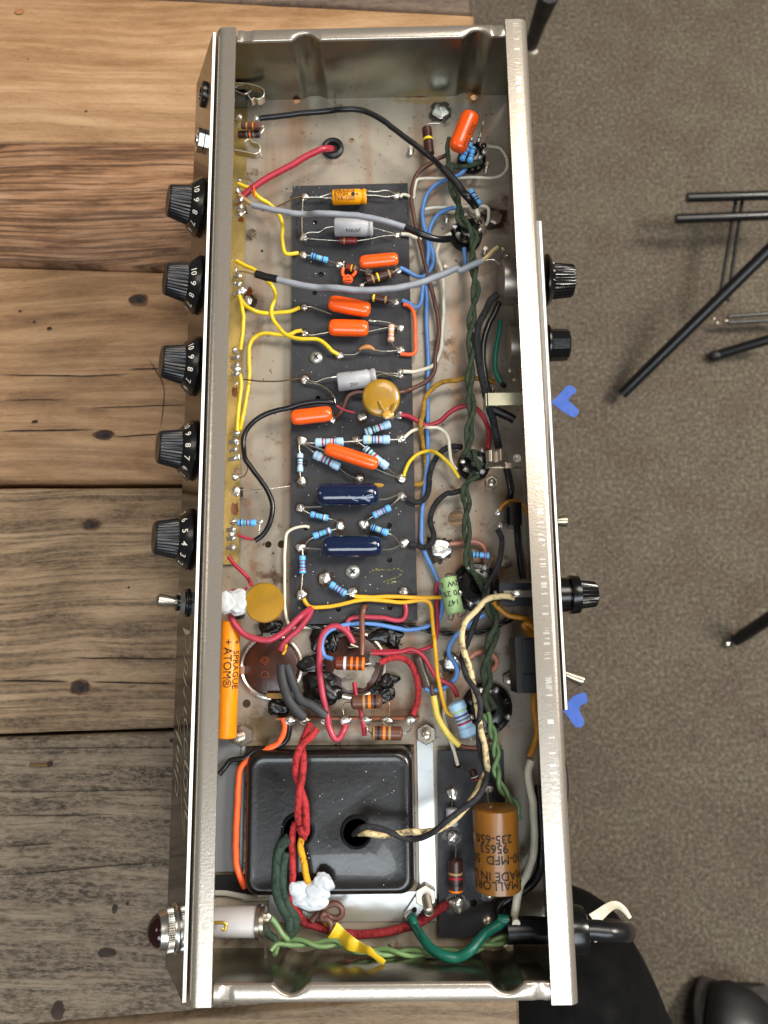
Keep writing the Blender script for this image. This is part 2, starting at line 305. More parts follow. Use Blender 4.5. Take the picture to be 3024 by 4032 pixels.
# ------------------------------------------------------------------ table, carpet and what stands on it
ZT = -8.0
def wood(name, c_light, c_mid, c_dark, line=.5, freq=1., speck=0., seed=0., wav=1.):
    m = bpy.data.materials.new(name); m.use_nodes = True; nt = m.node_tree; b = nt.nodes['Principled BSDF']; L = nt.links.new
    g = N_(nt, 'ShaderNodeNewGeometry'); off = N_(nt, 'ShaderNodeVectorMath', operation='ADD'); L(g.outputs['Position'], off.inputs[0]); off.inputs[1].default_value = (seed, seed*2.3, seed*.7)
    # slow warp so the grain runs in long arcs
    nw = N_(nt, 'ShaderNodeTexNoise', Scale=4.5, Detail=2.0); L(off.outputs[0], nw.inputs['Vector'])
    wv = N_(nt, 'ShaderNodeVectorMath', operation='SCALE'); L(nw.outputs['Color'], wv.inputs[0]); wv.inputs['Scale'].default_value = .035*wav
    ad = N_(nt, 'ShaderNodeVectorMath', operation='ADD'); L(off.outputs[0], ad.inputs[0]); L(wv.outputs[0], ad.inputs[1])
    def sn(sx, sy, sc, det=4.0, r=.6):
        mp = N_(nt, 'ShaderNodeMapping'); mp.inputs['Scale'].default_value = (sx, sy, 1); L(ad.outputs[0], mp.inputs[0])
        n = N_(nt, 'ShaderNodeTexNoise', Scale=sc, Detail=det, Roughness=r); L(mp.outputs[0], n.inputs['Vector']); return n.outputs[0]
    def ramp(src, stops):
        r = N_(nt, 'ShaderNodeValToRGB'); L(src, r.inputs[0]); el = r.color_ramp.elements
        for i, (p, c) in enumerate(stops):
            e = el[i] if i < 2 else el.new(p)
            e.position = p; e.color = rgb(c) + (1,)
        return r.outputs[0]
    def mix(f, a, c, mode='MIX'):
        x = N_(nt, 'ShaderNodeMix', data_type='RGBA'); x.blend_type = mode
        if isinstance(f, float): x.inputs[0].default_value = f
        else: L(f, x.inputs[0])
        L(a, x.inputs[6]); 
        if isinstance(c, str): x.inputs[7].default_value = rgb(c)+(1,)
        else: L(c, x.inputs[7])
        return x.outputs[2]
    base = ramp(sn(1, 6, 9*freq, 5.0, .65), [(.3, c_dark), (.46, c_mid), (.66, c_light)])
    lines = ramp(sn(.35, 14, 14*freq, 3.0, .55), [(.40, (1,1,1)), (.54, (0,0,0))])
    lm = N_(nt, 'ShaderNodeMath', operation='MULTIPLY'); L(lines, lm.inputs[0]); lm.inputs[1].default_value = line
    c1 = mix(lm.outputs[0], base, c_dark)
    fine = sn(6, 60, 34, 4.0, .75)
    fr = ramp(fine, [(.3, (.38,.36,.34)), (.46, (1,1,1)), (.75, (1.0,1.0,1.0))])
    c2 = mix(.8, c1, fr, 'MULTIPLY')
    if speck:
        sp = ramp(sn(2.2, 6, 90, 4.0, .8), [(.42, (0,0,0)), (.6, (1,1,1))])
        s2 = N_(nt, 'ShaderNodeMath', operation='MULTIPLY'); L(sp, s2.inputs[0]); s2.inputs[1].default_value = speck
        c2 = mix(s2.outputs[0], c2, c_light)
        dp = ramp(sn(1.2, 3, 40, 5.0, .8), [(.3, (1,1,1)), (.42, (0,0,0))])
        d2 = N_(nt, 'ShaderNodeMath', operation='MULTIPLY'); L(dp, d2.inputs[0]); d2.inputs[1].default_value = speck
        c2 = mix(d2.outputs[0], c2, c_dark)
    L(c2, b.inputs['Base Color']); b.inputs['Roughness'].default_value = .6; b.inputs['Specular IOR Level'].default_value = .3
    bp = N_(nt, 'ShaderNodeBump', Strength=.35 + .4*speck, Distance=.0015); L(fine, bp.inputs['Height'])
    b2 = N_(nt, 'ShaderNodeBump', Strength=.4, Distance=.002); L(c1, b2.inputs['Height']); L(b2.outputs[0], bp.inputs['Normal']); L(bp.outputs[0], b.inputs['Normal'])
    return m
WD = [wood('sun_bleached_grey_pine', '8f7a68', '6b5a4c', '3a302a', .3, 1., .3, 1.),
      wood('fresh_planed_pine', 'b99772', 'a5805c', '84623f', .45, 1.2, .15, 2.),
      wood('ridged_brown_pine', 'ab876a', '916b4c', '472f20', .85, 2.4, .1, 3.3, .9),
      wood('smooth_brown_pine', 'b3906d', '967453', '6a4e36', .4, 1.3, .15, 5.1),
      wood('weathered_tan_plank', 'b09677', '8b7258', '4c3e32', .75, 1.9, .35, 7.7),
      wood('weathered_grey_plank', '9c8c78', '6b5f52', '352f29', .7, 1.9, .7, 9.2),
      wood('grey_end_plank', 'a08d74', '7e6c59', '4b4038', .5, 1.2, .4, 11.)]
table = empty('wooden_table', (-6, 0, ZT), 'rustic table top of rough brown and grey planks under the opened amplifier', 'table')
def plank(yl, yr, xr, m, label, jit=.05, seed=0, x0=-.0):
    # yl / yr: source rows of (top edge, bottom edge) at source x = 0 and at x = 750; xr: right end (source column)
    FR['s'] = (0, 0, 1)
    a0 = at('s', 0, yl[0], ZT); a1 = at('s', 750, yr[0], ZT); b0 = at('s', 0, yl[1], ZT); b1 = at('s', 750, yr[1], ZT)
    xe = at('s', xr, (yl[0]+yl[1])/2, ZT).x; mb = MB(); n = 60; xs = -46.
    top = []; bot = []
    for i in range(n+1):
        x = xs + (xe-xs)*i/n
        ya = a0.y + (a1.y-a0.y)*(x-a0.x)/(a1.x-a0.x); yb = b0.y + (b1.y-b0.y)*(x-b0.x)/(b1.x-b0.x)
        top.append((x, ya + jit*noise.noise(Vector((x*.35, seed, 0))) + jit*.4*noise.noise(Vector((x*2, seed, 3)))))
        bot.append((x, yb + jit*noise.noise(Vector((x*.35, seed+9, 0))) + jit*.4*noise.noise(Vector((x*2, seed+7, 3)))))
    bev = .18; dz = .07*noise.noise(Vector((seed, 3, 3)))
    rows = []
    for i, (t, q) in enumerate(zip(top, bot)):
        ins = bev if i < n else 0; e = -bev if i == n else 0
        rows.append([(t[0], t[1], ZT-3.2), (t[0], t[1], ZT-bev), (t[0]+e, t[1]-bev, ZT+dz), (q[0]+e, q[1]+bev, ZT+dz), (q[0], q[1], ZT-bev), (q[0], q[1], ZT-3.2)])
    vs = [v for r in rows for v in r]; fs = []
    for i in range(n):
        for j in range(6): fs.append([i*6+j, i*6+(j+1) % 6, (i+1)*6+(j+1) % 6, (i+1)*6+j])
    fs.append([n*6+j for j in range(6)]); fs.append([j for j in range(6)][::-1])
    mb.add(vs, fs, m); return obj('plank', mb, table, label, smooth=50)
plank((-700, -45), (-690, -8), 1842, WD[0], 'dark grey plank at the far edge', seed=1)
plank((-38, 556), (0, 562), 1874, WD[1], 'pale freshly planed pine plank', seed=2, jit=.03)
plank((558, 1026), (564, 1052), 1890, WD[2], 'brown plank with dark raised grain', seed=3)
plank((1050, 1893), (1074, 1893), 1930, WD[3], 'smooth brown plank with knots and long cracks', seed=4)
plank((1922, 2890), (1920, 2864), 1985, WD[4], 'tan and grey weathered plank with three knots', seed=5)
plank((2908, 4048), (2880, 3984), 2040, WD[5], 'wide rough grey plank', seed=6)
plank((4080, 4900), (4012, 4850), 2066, WD[6], 'narrow grey brown plank at the near edge', seed=7)
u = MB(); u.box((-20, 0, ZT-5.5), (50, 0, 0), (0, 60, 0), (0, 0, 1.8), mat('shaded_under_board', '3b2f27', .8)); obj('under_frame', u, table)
MK = mat('dark_knot_wood', '2c1c13', .7, 0, .5, 60, .8, 90); MK2 = mat('knot_ring_wood', '5b3b24', .7, 0, .3, 60); CRK = mat('open_crack', '1b120c', .95, 0, .2)
for f, x, y, rx, ry, a in (('X', 668, 97, 46, 28, 0), ('X', 502, 752, 48, 24, 0), ('X', 440, 1187, 44, 24, .1), ('X', 388, 1975, 46, 30, 0), ('W', 140, 80, 60, 45, 0), ('X', 238, 237, 14, 9, 0), ('X', 97, 153, 9, 6, 0), ('X', 165, 205, 8, 6, 0), ('X', 168, 688, 18, 8, .5), ('Y', 1212, 210, 16, 14, 0), ('Y', 755, 1710, 66, 26, 0), ('Y', 410, 2120, 42, 60, 0), ('Y', 810, 1400, 20, 28, 0), ('Y', 900, 1362, 12, 10, 0), ('W', 625, 805, 11, 8, 0), ('W', 205, 425, 9, 6, 0), ('X', 622, 1490, 6, 5, 0)):
    c = at(f, x, y, ZT+.09); kx, ky = px(f, rx, ZT), px(f, ry, ZT); mb = MB()
    if rx > 25 and f != 'Y' and (f, x) != ('W', 140): mb.patch(c - Vector((0, 0, .005)), 1, MK2, x, .2, 24, kx*1.12, ky*1.2)
    mb.patch(c, 1, MK if (f, x) != ('W', 140) else mat('pinkish_knot', '9a6a44', .6, 0, .4, 90), y, .3, 24, kx*(.95 if (f,x)!=('W',140) else .6), ky*(.95 if (f,x)!=('W',140) else .6))
    if rx > 40 and f == 'X': mb.patch(c + Vector((kx*.15, -ky*.2, .005)), 1, CRK, y+2, .4, 14, kx*.3, ky*.4)
    obj('knot', mb, table)
for s, wd in (('X:0,462 150,464 290,466 430,468 540,462 620,458', 5), ('X:620,436 700,433 790,432', 5), ('X:440,621 600,617 760,611 905,607', 4), ('X:0,735 150,732 300,730 450,728', 6), ('X:552,762 650,757 790,747', 5), ('X:20,585 150,582 310,583', 3), ('X:350,1831 600,1834 855,1838', 4), ('X:0,1942 170,1944 330,1946', 6), ('X:440,1948 640,1953 845,1957', 5),
              ('Y:0,1160 300,1142 600,1110 900,1085 1190,1062', 5), ('Y:0,955 180,950 400,935', 4), ('Y:440,985 700,965', 3), ('X:720,390 760,450 790,510 792,600 775,720', 3), ('Y:0,735 400,738 800,730', 3), ('Y:0,568 500,566 1200,553', 3), ('Y:0,270 500,262 1210,255', 3)):
    P = crom(path(s, ZT+.085), .5); r = px(s[0], wd, ZT)/2; mb = MB(); n = len(P); vs = []
    for i, p in enumerate(P):
        T = (P[min(i+1, n-1)]-P[max(0, i-1)]).normalized(); q = Vector((-T.y, T.x, 0)); e = r*(1-abs(2*i/(n-1)-1)**4)*(1+.6*noise.noise(p*1.5)) + .005
        j = q*.03*noise.noise(p*2)
        vs += [p+j+q*e, p+j-q*e]
    mb.add(vs, [[2*i, 2*i+1, 2*i+3, 2*i+2] for i in range(n-1)], CRK); obj('crack', mb, table)
st = MB(); P = path('Y:210,375 240,385 300,382 350,378', ZT+.2); st.tube(crom(P), px('Y', 11, ZT)/2*1.6, mat('brass_staple', '9a7b52', .35, .8), 8)
st.blob(at('Y', 352, 374, ZT+.2), .16, MK, 3)
o = obj('bent_staple', st, None, 'small bent brass staple stuck in the wide grey plank left of the panel', cat='staple')
# carpet
def carpet_mat():
    m = bpy.data.materials.new('speckled_taupe_carpet'); m.use_nodes = True; nt = m.node_tree; b = nt.nodes['Principled BSDF']; L = nt.links.new
    g = N_(nt, 'ShaderNodeNewGeometry'); a = N_(nt, 'ShaderNodeTexNoise', Scale=170.0, Detail=5.0, Roughness=.75); c = N_(nt, 'ShaderNodeTexNoise', Scale=300.0, Detail=2.0); d = N_(nt, 'ShaderNodeTexNoise', Scale=16.0, Detail=5.0)
    for n in (a, c, d): L(g.outputs['Position'], n.inputs['Vector'])
    r = N_(nt, 'ShaderNodeValToRGB'); L(a.outputs[0], r.inputs[0]); e = r.color_ramp.elements
    e[0].position = .28; e[0].color = rgb('4a4540')+(1,); e[1].position = .72; e[1].color = rgb('a39b8c')+(1,); e2 = e.new(.5); e2.color = rgb('756c62')+(1,)
    r2 = N_(nt, 'ShaderNodeValToRGB'); L(c.outputs[0], r2.inputs[0]); r2.color_ramp.elements[0].position = .3; r2.color_ramp.elements[1].position = .7; r2.color_ramp.elements[0].color = (.6,.6,.6,1)
    mx = N_(nt, 'ShaderNodeMix', data_type='RGBA'); mx.blend_type = 'MULTIPLY'; mx.inputs[0].default_value = 1; L(r.outputs[0], mx.inputs[6]); L(r2.outputs[0], mx.inputs[7])
    r3 = N_(nt, 'ShaderNodeValToRGB'); L(d.outputs[0], r3.inputs[0]); r3.color_ramp.elements[0].position = .35; r3.color_ramp.elements[1].position = .65; r3.color_ramp.elements[0].color = (.86,.8,.78,1); r3.color_ramp.elements[1].color = (1.0,1,.93,1)
    m2 = N_(nt, 'ShaderNodeMix', data_type='RGBA'); m2.blend_type = 'MULTIPLY'; m2.inputs[0].default_value = 1; L(mx.outputs[2], m2.inputs[6]); L(r3.outputs[0], m2.inputs[7])
    L(m2.outputs[2], b.inputs['Base Color']); b.inputs['Roughness'].default_value = .95; b.inputs['Specular IOR Level'].default_value = .1
    bp = N_(nt, 'ShaderNodeBump', Strength=.8, Distance=.006); L(a.outputs[0], bp.inputs['Height']); L(bp.outputs[0], b.inputs['Normal'])
    return m
ZC = -80.
cb = MB(); cb.add([(-500, -500, ZC), (600, -500, ZC), (600, 600, ZC), (-500, 600, ZC)], [[0, 1, 2, 3]], carpet_mat()); obj('carpet_floor', cb, kind='structure')
STAND = mat('black_stand_tube', '08090c', .35, 0, .1, coat=.2); 
def rod(root, nm, s, wd, m=STAND, r2=None, lab=None):
    P = path(s, ZC+2); r = px('Z', wd, P[0].z)/2*1.12; mb = MB(); mb.tube(P, r, m, 14); return obj(nm, mb, root, lab)
ms = empty('folding_stand', at('Z', 1345, 850, ZC), 'black folding stand with thick diagonal leg, two flat bars and thin struts on carpet', 'stand')
rod(ms, 'leg', 'Z:1343,852,-78 1700,502,-62', 23); rod(ms, 'bar', 'Z:1484,427,-72 1700,421,-72', 20); rod(ms, 'bar', 'Z:1460,473,-73 1700,464,-73', 20)
rod(ms, 'strut', 'Z:1590,430,-73.5 1553,655,-74', 8); rod(ms, 'strut', 'Z:1604,430,-73.5 1572,650,-74', 8)
rod(ms, 'strut', 'Z:1572,684,-76 1700,675,-76', 8); rod(ms, 'strut', 'Z:1572,697,-77 1700,690,-77', 8)
for s in ('Z:1541,688', 'Z:1549,697', 'Z:1568,692'):
    mb = MB(); mb.blob(path(s, -74)[0], .35, NICKEL, 2); obj('rivet', mb, ms)
rod(ms, 'foot', 'Z:1552,766,-79 1700,722,-74', 20); mb = MB(); mb.blob(path('Z:1546,768', -79)[0], (1.2, .9), RUBBER, 1, .9, .1); obj('rubber_tip', mb, ms)
m2 = empty('tripod_leg', at('Z', 1580, 1388, ZC), 'black tripod foot with bright screw tip low at the right edge of the carpet', 'tripod')
rod(m2, 'leg', 'Z:1600,1376,-78.5 1700,1310,-70', 24); mb = MB(); mb.tube(path('Z:1586,1385,-79 1606,1374,-78'), .85, BLACKP, 12); obj('rubber_tip', mb, m2)
mb = MB(); mb.blob(path('Z:1572,1391', -79)[0], .35, CHROME, 2); obj('screw', mb, m2)
m3 = empty('stand_leg', at('Z', 1150, 112, ZC), 'dark stand leg with a pale tip showing beside the far right corner of the amplifier', 'stand leg')
mb = MB(); mb.tube(path('Z:1148,95,-74 1165,45,-60 1190,-20,-50'), [1.1, 1.2, 1.5], mat('dull_dark_tube', '1b1a18', .6), 12); obj('tube', mb, m3)
mb = MB(); mb.tube(crom(path('Z:1146,113,-75 1153,115 1160,110')), .3, mat('pale_plastic_tip', 'cfc6b6', .5), 8); obj('tip', mb, m3)
# photographer's leg and shoe
PC = mat('black_trouser_cloth', '060607', .9, 0, .3, 40, .3, 60, spec=.15); SH = mat('black_shoe_leather', '0e0e10', .5, 0, .3, 30, .2, 100)
per = empty('person', at('Z', 1500, 2200, ZC), 'person in black trousers and black shoe, cut off by the frame beside the table', 'person')
mb = MB(); P = crom([at('Z', 1150, 2040, -22), at('Z', 1185, 2120, -25), at('Z', 1265, 2310, -34), at('Z', 1370, 2600, -46), at('Z', 1500, 2900, -60)], 1.)
n = len(P); mb.tube(P, [(2.2+4.5*min(1, i/4)**.6+3.8*i/n*1.6)*(1+.06*noise.noise(p*.12)) for i, p in enumerate(P)], PC, 32, up=Vector((0,0,1))); obj('trouser_leg', mb, per, smooth=60)
mb = MB(); c = at('Z', 1600, 2172, ZC+3)
P = [at('Z', 1603, 2155, ZC+2.5), at('Z', 1604, 2165, ZC+3), at('Z', 1606, 2195, ZC+4), at('Z', 1610, 2240, ZC+5), at('Z', 1616, 2320, ZC+6), at('Z', 1625, 2420, ZC+7)]
mb.tube(crom(P, .6), [3.2+2.6*min(1, (i+.3)/6)**.5 for i in range(len(crom(P, .6)))], SH, 28, flat=.55); 
obj('shoe', mb, per, smooth=60)
mb = MB(); P2 = [p - Vector((0, 0, 1.6)) for p in crom(P, .6)]; P2 = [P2[0]+Vector((0, 1.0, 0))] + P2
mb.tube(P2, [3.4+3.2*min(1, (i+.3)/6)**.5 for i in range(len(P2))], mat('worn_shoe_welt', '2a2522', .7, 0, .3, 60), 28, flat=.2); obj('shoe_sole', mb, per, smooth=60)
# ------------------------------------------------------------------ chassis
amp = empty('amplifier_chassis', (0, 0, 0), 'open steel guitar amplifier chassis full of wires and components on the plank table', 'amplifier')
XL, XR, YT, YB, ZR = -7.55, 7.58, 21.95, -22.0, 4.43
GY = 21.55                                                     # inside face of the end walls
# floor with holes
mb = MB(); mb.box((-.6, 0, -.06), (16.1, 0, 0), (0, 43.5, 0), (0, 0, .12), MFLOOR)
fl = obj('chassis_floor', mb, amp, 'stained tan steel floor of the chassis')
cut = MB()
for f, x, y, r in (('A', 1383, 820, 32), ('B', 1046, 702, 32), ('Q', 738, 1598, 36), ('S', 1065, 420, 30), ('B', 155, 1020, 22), ('L', 462, 930, 76), ('K', 1345, 660, 30), ('C', 1022, 920, 15), ('J', 1080, 815, 32), ('J', 1205, 812, 38), ('N', 250, 665, 33)):
    c = at(f, x, y, 0); cut.lathe(c - Vector((0, 0, 1)), Vector((0, 0, 1)), [(0, px(f, r)), (2, px(f, r))], MFLOOR, 20)
c0, c1 = at('N', 240, 1010, 0), at('P', 908, 1128, 0); cut.box(((c0.x+c1.x)/2, (c0.y+c1.y)/2, 0), (c1.x-c0.x+.1, 0, 0), (0, c0.y-c1.y, 0), (0, 0, 2), MFLOOR)
boolean(fl, cut)
# side walls: profile swept along y, then end walls with pressed grooves
def sweep(prof, y0, y1, m, nm, lab, t=.11):
    mb = MB(); n = len(prof); off = []
    for i in range(n):
        a = Vector(prof[max(0, i-1)]); b = Vector(prof[min(n-1, i+1)]); d = (b-a).normalized(); off.append(Vector((-d.y, d.x))*t)
    out = [Vector(p) for p in prof] + [Vector(prof[i]) + off[i] for i in range(n)][::-1]
    k = len(out); ys = [y0 + (y1-y0)*i/1 for i in range(2)]
    mb.add([(p.x, y, p.y) for y in ys for p in out], [[i, (i+1) % k, k+(i+1) % k, k+i] for i in range(k)] + [list(range(k)), list(range(k, 2*k))[::-1]], m)
    return obj(nm, mb, amp, lab, smooth=50)
def arc(cx, cz, r, a0, a1, n=6): return [(cx + r*math.cos(math.radians(a0+(a1-a0)*i/n)), cz + r*math.sin(math.radians(a0+(a1-a0)*i/n))) for i in range(n+1)]
LI = at('Z', 491, 1300, ZR).x
sweep([(-6.68, ZR), (-7.2, ZR)] + arc(-7.27, ZR-.28, .28, 90, 155) + [(-9.1, 1.0), (-9.15, .7), (-8.9, .05), (-8.5, .005)], YB, YT, MRIM, 'front_wall', 'slanted front wall with rolled rim', -.11)
sweep([(6.58, ZR), (7.3, ZR)] + arc(7.3, ZR-.26, .26, 90, 10) + [(7.56, 3), (7.52, .3), (7.3, .005), (7.2, .005)], YB, YT+.1, MRIM, 'rear_wall', 'upright rear wall with a worn rolled rim', .11)
def endwall(sgn):
    yi = GY*sgn + (0 if sgn > 0 else .0); xs = [-6.62 + 13.2*i/120 for i in range(121)]
    g1, g2 = (-3.25, 5.2) if sgn > 0 else (-3.6, 4.9)
    def dip(x):
        q = min(abs(x-g1), abs(x-g2))
        return .38*(math.cos(math.pi*q/1.3)**.75 if q < .649 else 0)
    def ew(x, z): return sgn*(21.2 + (GY+.02-21.2)*max(0, min(1, (z/ZR)))*0) 
    mb = MB(); vs = []; rows = []
    yin = 21.2; yout = 21.93
    for x in xs:
        d = dip(x); s = 1
        # wall face from the floor up, bend, lip top, outer bend, outer side
        e = .05 if abs(x + 6.1) < .2 or abs(x - 6.15) < .2 else 0
        pr = [(GY-.02, 0), (GY-.02+d*.9, .35), (yout-.42+0*d, ZR*.35), ]
        pr = [(GY+d*.55, .0), (GY-.02+d*.9, .4), (yin+.02+d*1.0, ZR-.12), (yin+.06+d*1.0, ZR-.03), (yin+.12+d, ZR-e), (yout-.15, ZR-e), (yout-.03, ZR-.06-e), (yout, ZR-.2), (yout, .0), (yout-.1, -.1)]
        if x == xs[0]: rows.append([(-6.62 if z > 4 else -7.45-1.6*(1-z/ZR)**.9 if z > 0 else -8.6, sgn*a, z) for a, z in pr]); rows.append([(-6.62, sgn*a, z) for a, z in pr])
        elif x == xs[-1]: rows.append([(x, sgn*a, z) for a, z in pr]); rows.append([(6.58 if z > 4 else 7.47, sgn*a, z) for a, z in pr])
        else: rows.append([(x, sgn*a, z) for a, z in pr])
    k = len(rows[0]); vs = [v for r in rows for v in r]
    mb.add(vs, [[i*k+j, i*k+j+1, (i+1)*k+j+1, (i+1)*k+j] for i in range(len(rows)-1) for j in range(k-1)] + [[j for j in range(k)], [(len(rows)-1)*k+j for j in range(k)][::-1]], MRIM)
    m_in = mb.mi(mat('shade_darkened_wall_steel', '8d8c80', .3, 1, .3, 16, .1, 200))  # inner faces get a darker steel, painting in the shade there
    for q in range((len(rows)-1)*(k-1)):
        if q % (k-1) < 2: mb.m[q] = m_in
    return obj('end_wall', mb, amp, 'far end wall with two pressed grooves' if sgn > 0 else 'near end wall with two pressed grooves', smooth=40)
endwall(1); endwall(-1)
for s, r in (('B:560,700 650,700', 34), ('B:800,690', 36), ('B:1040,660', 46), ('B:420,700', 18)):
    mb = MB()
    for i, p in enumerate(path(s, .012)): mb.patch(p, px('B', r)*.9, mat('rust', '8a4e12', .8, 0, .5, 120), i+r, .6, 20, 2.2, .35)
    obj('rust_stain', mb, amp)
# ------------------------------------------------------------------ front panel (slanted)
PT, PB_ = Vector((-7.83, 0, ZR+.02)), Vector((-9.57, 0, .98)); PD = (PB_-PT).normalized(); PN = Vector((PD.z, 0, -PD.x)); PN = PN if PN.x < 0 else -PN
mb = MB(); L_ = (PB_-PT).length; yT, yBt = 21.78, -21.86
tk = .13
def pp(s, y, d=0): return Vector((0, y, 0)) + PT + PD*s + PN*d
mb.add([pp(0, yT), pp(0, yBt), pp(L_, yBt+0), pp(L_, yT), pp(0, yT, -tk), pp(0, yBt, -tk), pp(L_, yBt, -tk), pp(L_, yT, -tk)], [[0, 1, 2, 3], [7, 6, 5, 4], [1, 5, 6, 2], [0, 3, 7, 4], [3, 2, 6, 7]], MPANEL)
mb.add([pp(-.0, yT), pp(-.0, yBt), pp(0, yBt, -tk), pp(0, yT, -tk)], [[0, 1, 2, 3]], WHITEP)
obj('front_panel', mb, amp, 'glossy black control panel with white edge')
def stroke(nm, segs, f, lab):
    mb = MB()
    for s, wd in segs:
        pts = [tuple(float(q) for q in t.split(',')) for t in s.split()]
        P = [onplane(f, x, y, PT, PN) + PN*.012 for x, y in pts]; P = crom(P, .03) if len(P) > 2 else P
        n = len(P); vs = []; r = wd/FR[f][2]*(CAMLOC.z-2.5)/2912/2*1.5
        for i, p in enumerate(P):
            T = (P[min(i+1, n-1)]-P[max(0, i-1)]).normalized(); q = T.cross(PN); e = r*(.45+.75*math.sin(math.pi*(i+.5)/n))
            vs += [p+q*e, p-q*e]
        mb.add(vs, [[2*i, 2*i+1, 2*i+3, 2*i+2] for i in range(n-1)], PRINT)
    return mb
mb = stroke('x', [('615,360 628,460 615,570 600,640', 22), ('455,510 480,560 520,600 600,610', 60), ('510,650 505,800 535,960 570,1055 610,960 622,800 608,650', 24), ('470,1045 492,1190 555,1320 548,1480', 26), ('485,1370 495,1440 545,1530', 36), ('475,1400 468,1560 500,1680 545,1800', 34), ('475,1790 468,1920 520,2030 540,2120', 34), ('580,1770 582,1860', 24)], 'a', '')
m_2 = stroke('x', [('320,0 322,110 350,190 362,290', 18), ('315,300 340,360 360,410', 26), ('315,310 312,430', 14), ('365,700 368,600 345,500 322,500 316,620 330,740', 16), ('350,960 368,900 350,800 325,770 318,880 335,1010 358,1060', 18), ('320,1080 350,1140 388,1230', 30), ('328,1100 314,1180 322,1270', 16), ('340,1265 312,1390 342,1530 368,1400 340,1265', 20), ('342,1530 350,1600', 12), ('318,1620 345,1730 372,1810', 26), ('325,1810 350,1880 378,1960', 30), ('328,1840 318,2000 325,2200', 14), ('262,1280 278,1560 292,1880 312,2205', 11),
   ('205,430 235,560 232,700', 14), ('262,415 252,520 270,700', 10), ('195,650 235,740 285,870', 28), ('212,870 230,910 252,980', 30), ('210,980 215,1050 242,1110', 26), ('205,1130 215,1190 238,1255', 30), ('170,1200 200,1290 235,1440', 22), ('200,1360 190,1480 215,1595 232,1480 215,1370', 18)], 'b', '')
for v, f_ in ((m_2.v, 0),): 
    o_ = len(mb.v); mb.v += m_2.v; mb.f += [[q+o_ for q in f] for f in m_2.f]; mb.m += m_2.m
obj('panel_lettering', mb, amp, 'silver script lettering on the black panel')
# knobs
def flute(n, d, i0, i1): return lambda i, a: 1 - (d*(.5+.5*math.cos(a*n)) if i0 <= i <= i1 else 0)
def dialknob(y, c, nums):
    ax = PN; o = pp(1.75, y, .02); u = Vector((0, 0, 1)) - ax*ax.z; u.normalize(); e = Vector((0, -1, 0))
    mb = MB(); mb.lathe(o, ax, [(.06, 1.05), (.06, 1.42), (.12, 1.43), (.2, 1.36), (.24, 1.33), (.56, 1.04), (.58, .98)], BLACKP, 48)
    kb = obj('skirted_knob', mb, amp, 'black skirted control knob with white numerals')
    mb = MB(); mb.lathe(o, ax, [(.54, .93), (.6, .92), (1.42, .76), (1.49, .74), (1.55, .68), (1.55, .3), (1.52, 0.001)], mat('worn_black_cap', '17171a', .33, 0, .35, 90, .3, 200), 192, flute(34, .055, 0, 2)); obj('grip', mb, kb)
    cone = (Vector((.24-.56, 1.33-1.04))).normalized()      # along cone toward rim
    mb = MB()
    for k in nums:
        th = math.radians((c-k)*27)
        def fn(x, yy):
            r0 = 1.185 + yy*cone.y; h = .4 + yy*cone.x; t = th + x/1.18
            return o + ax*(h+.012) + (u*math.cos(t) + e*math.sin(t))*(r0+.012)
        text(mb, str(k), .4, NUM, fn, .004)
    obj('numerals', mb, kb)
    return kb
KY = [13.25, 9.15, 5.0, .87, -3.3]
for y, c, nums in zip(KY, (9.6, 9.9, 9.05, 8.15, 4.65), ((10, 9, 8, 7, 6, 5), (10, 9, 8, 7, 6), (10, 9, 8, 7, 6, 5), (10, 9, 8, 7, 6, 5, 4), (7, 6, 5, 4, 3, 2, 1))): dialknob(y, c, nums)
# toggle, jacks, jewel lamp on the slanted panel
def hexnut(mb, o, ax, r, h0, h1, m): mb.lathe(o, ax, [(h0, r*.6), (h0, r), (h1-.03, r), (h1, r*.93), (h1, r*.5)], m, 6)
o = pp(1.75, -6.2, 0); mb = MB(); hexnut(mb, o, PN, .72, .02, .1, BLACKP); mb.lathe(o, PN, [(0, .62), (.12, .62), (.12, .5)], BLACKP, 24); hexnut(mb, o, PN, .56, .16, .36, CHROME); mb.lathe(o, PN, [(.1, .36), (.5, .36), (.5, .2)], BAKE, 20)
tg = obj('toggle_switch', mb, amp, 'small toggle switch with bright hex nut on the slanted panel')
mb = MB(); d = (PN + Vector((0, 0, .0)) + Vector((0, .1, 0))).normalized(); mb.lathe(o, d, [(.3, .2), (.5, .21), (1.12, .29), (1.27, .27), (1.35, .17), (1.37, .001)], NICKEL, 20); obj('lever', mb, tg)
for y, br in ((16.9, 1), (19.55, 0)):
    o = pp(1.7, y, 0); mb = MB(); 
    if br: hexnut(mb, o, PN, .58, .02, .3, CHROME); mb.lathe(o, PN, [(.3, .35), (.36, .33), (.36, .2), (.1, .2)], CHROME, 20); mb.lathe(o, PN, [(.12, .2), (.37, .12), (.37, .001)], DARKHOLE, 16)
    else: mb.lathe(o, PN, [(0, .62), (.16, .6), (.2, .5), (.2, .3), (.05, .28), (.05, .001)], mat('dark_jack_bushing', '2e2c2a', .25, .6), 24)
    obj('input_jack', mb, amp, 'bright input jack nut' if br else 'dark input jack bushing')
o = pp(1.9, -19.75, 0); mb = MB(); mb.lathe(o, PN, [(.0, .98), (.06, .95), (.08, .84), (.14, .84), (.16, .9), (.4, .9), (.42, .82), (.46, .8), (.64, .76), (.7, .74), (.72, .66), (.72, .5)], CHROME, 240, flute(60, .05, 4, 5))
jl = obj('pilot_lamp', mb, amp, 'nickel pilot lamp bezel with dark red faceted jewel')
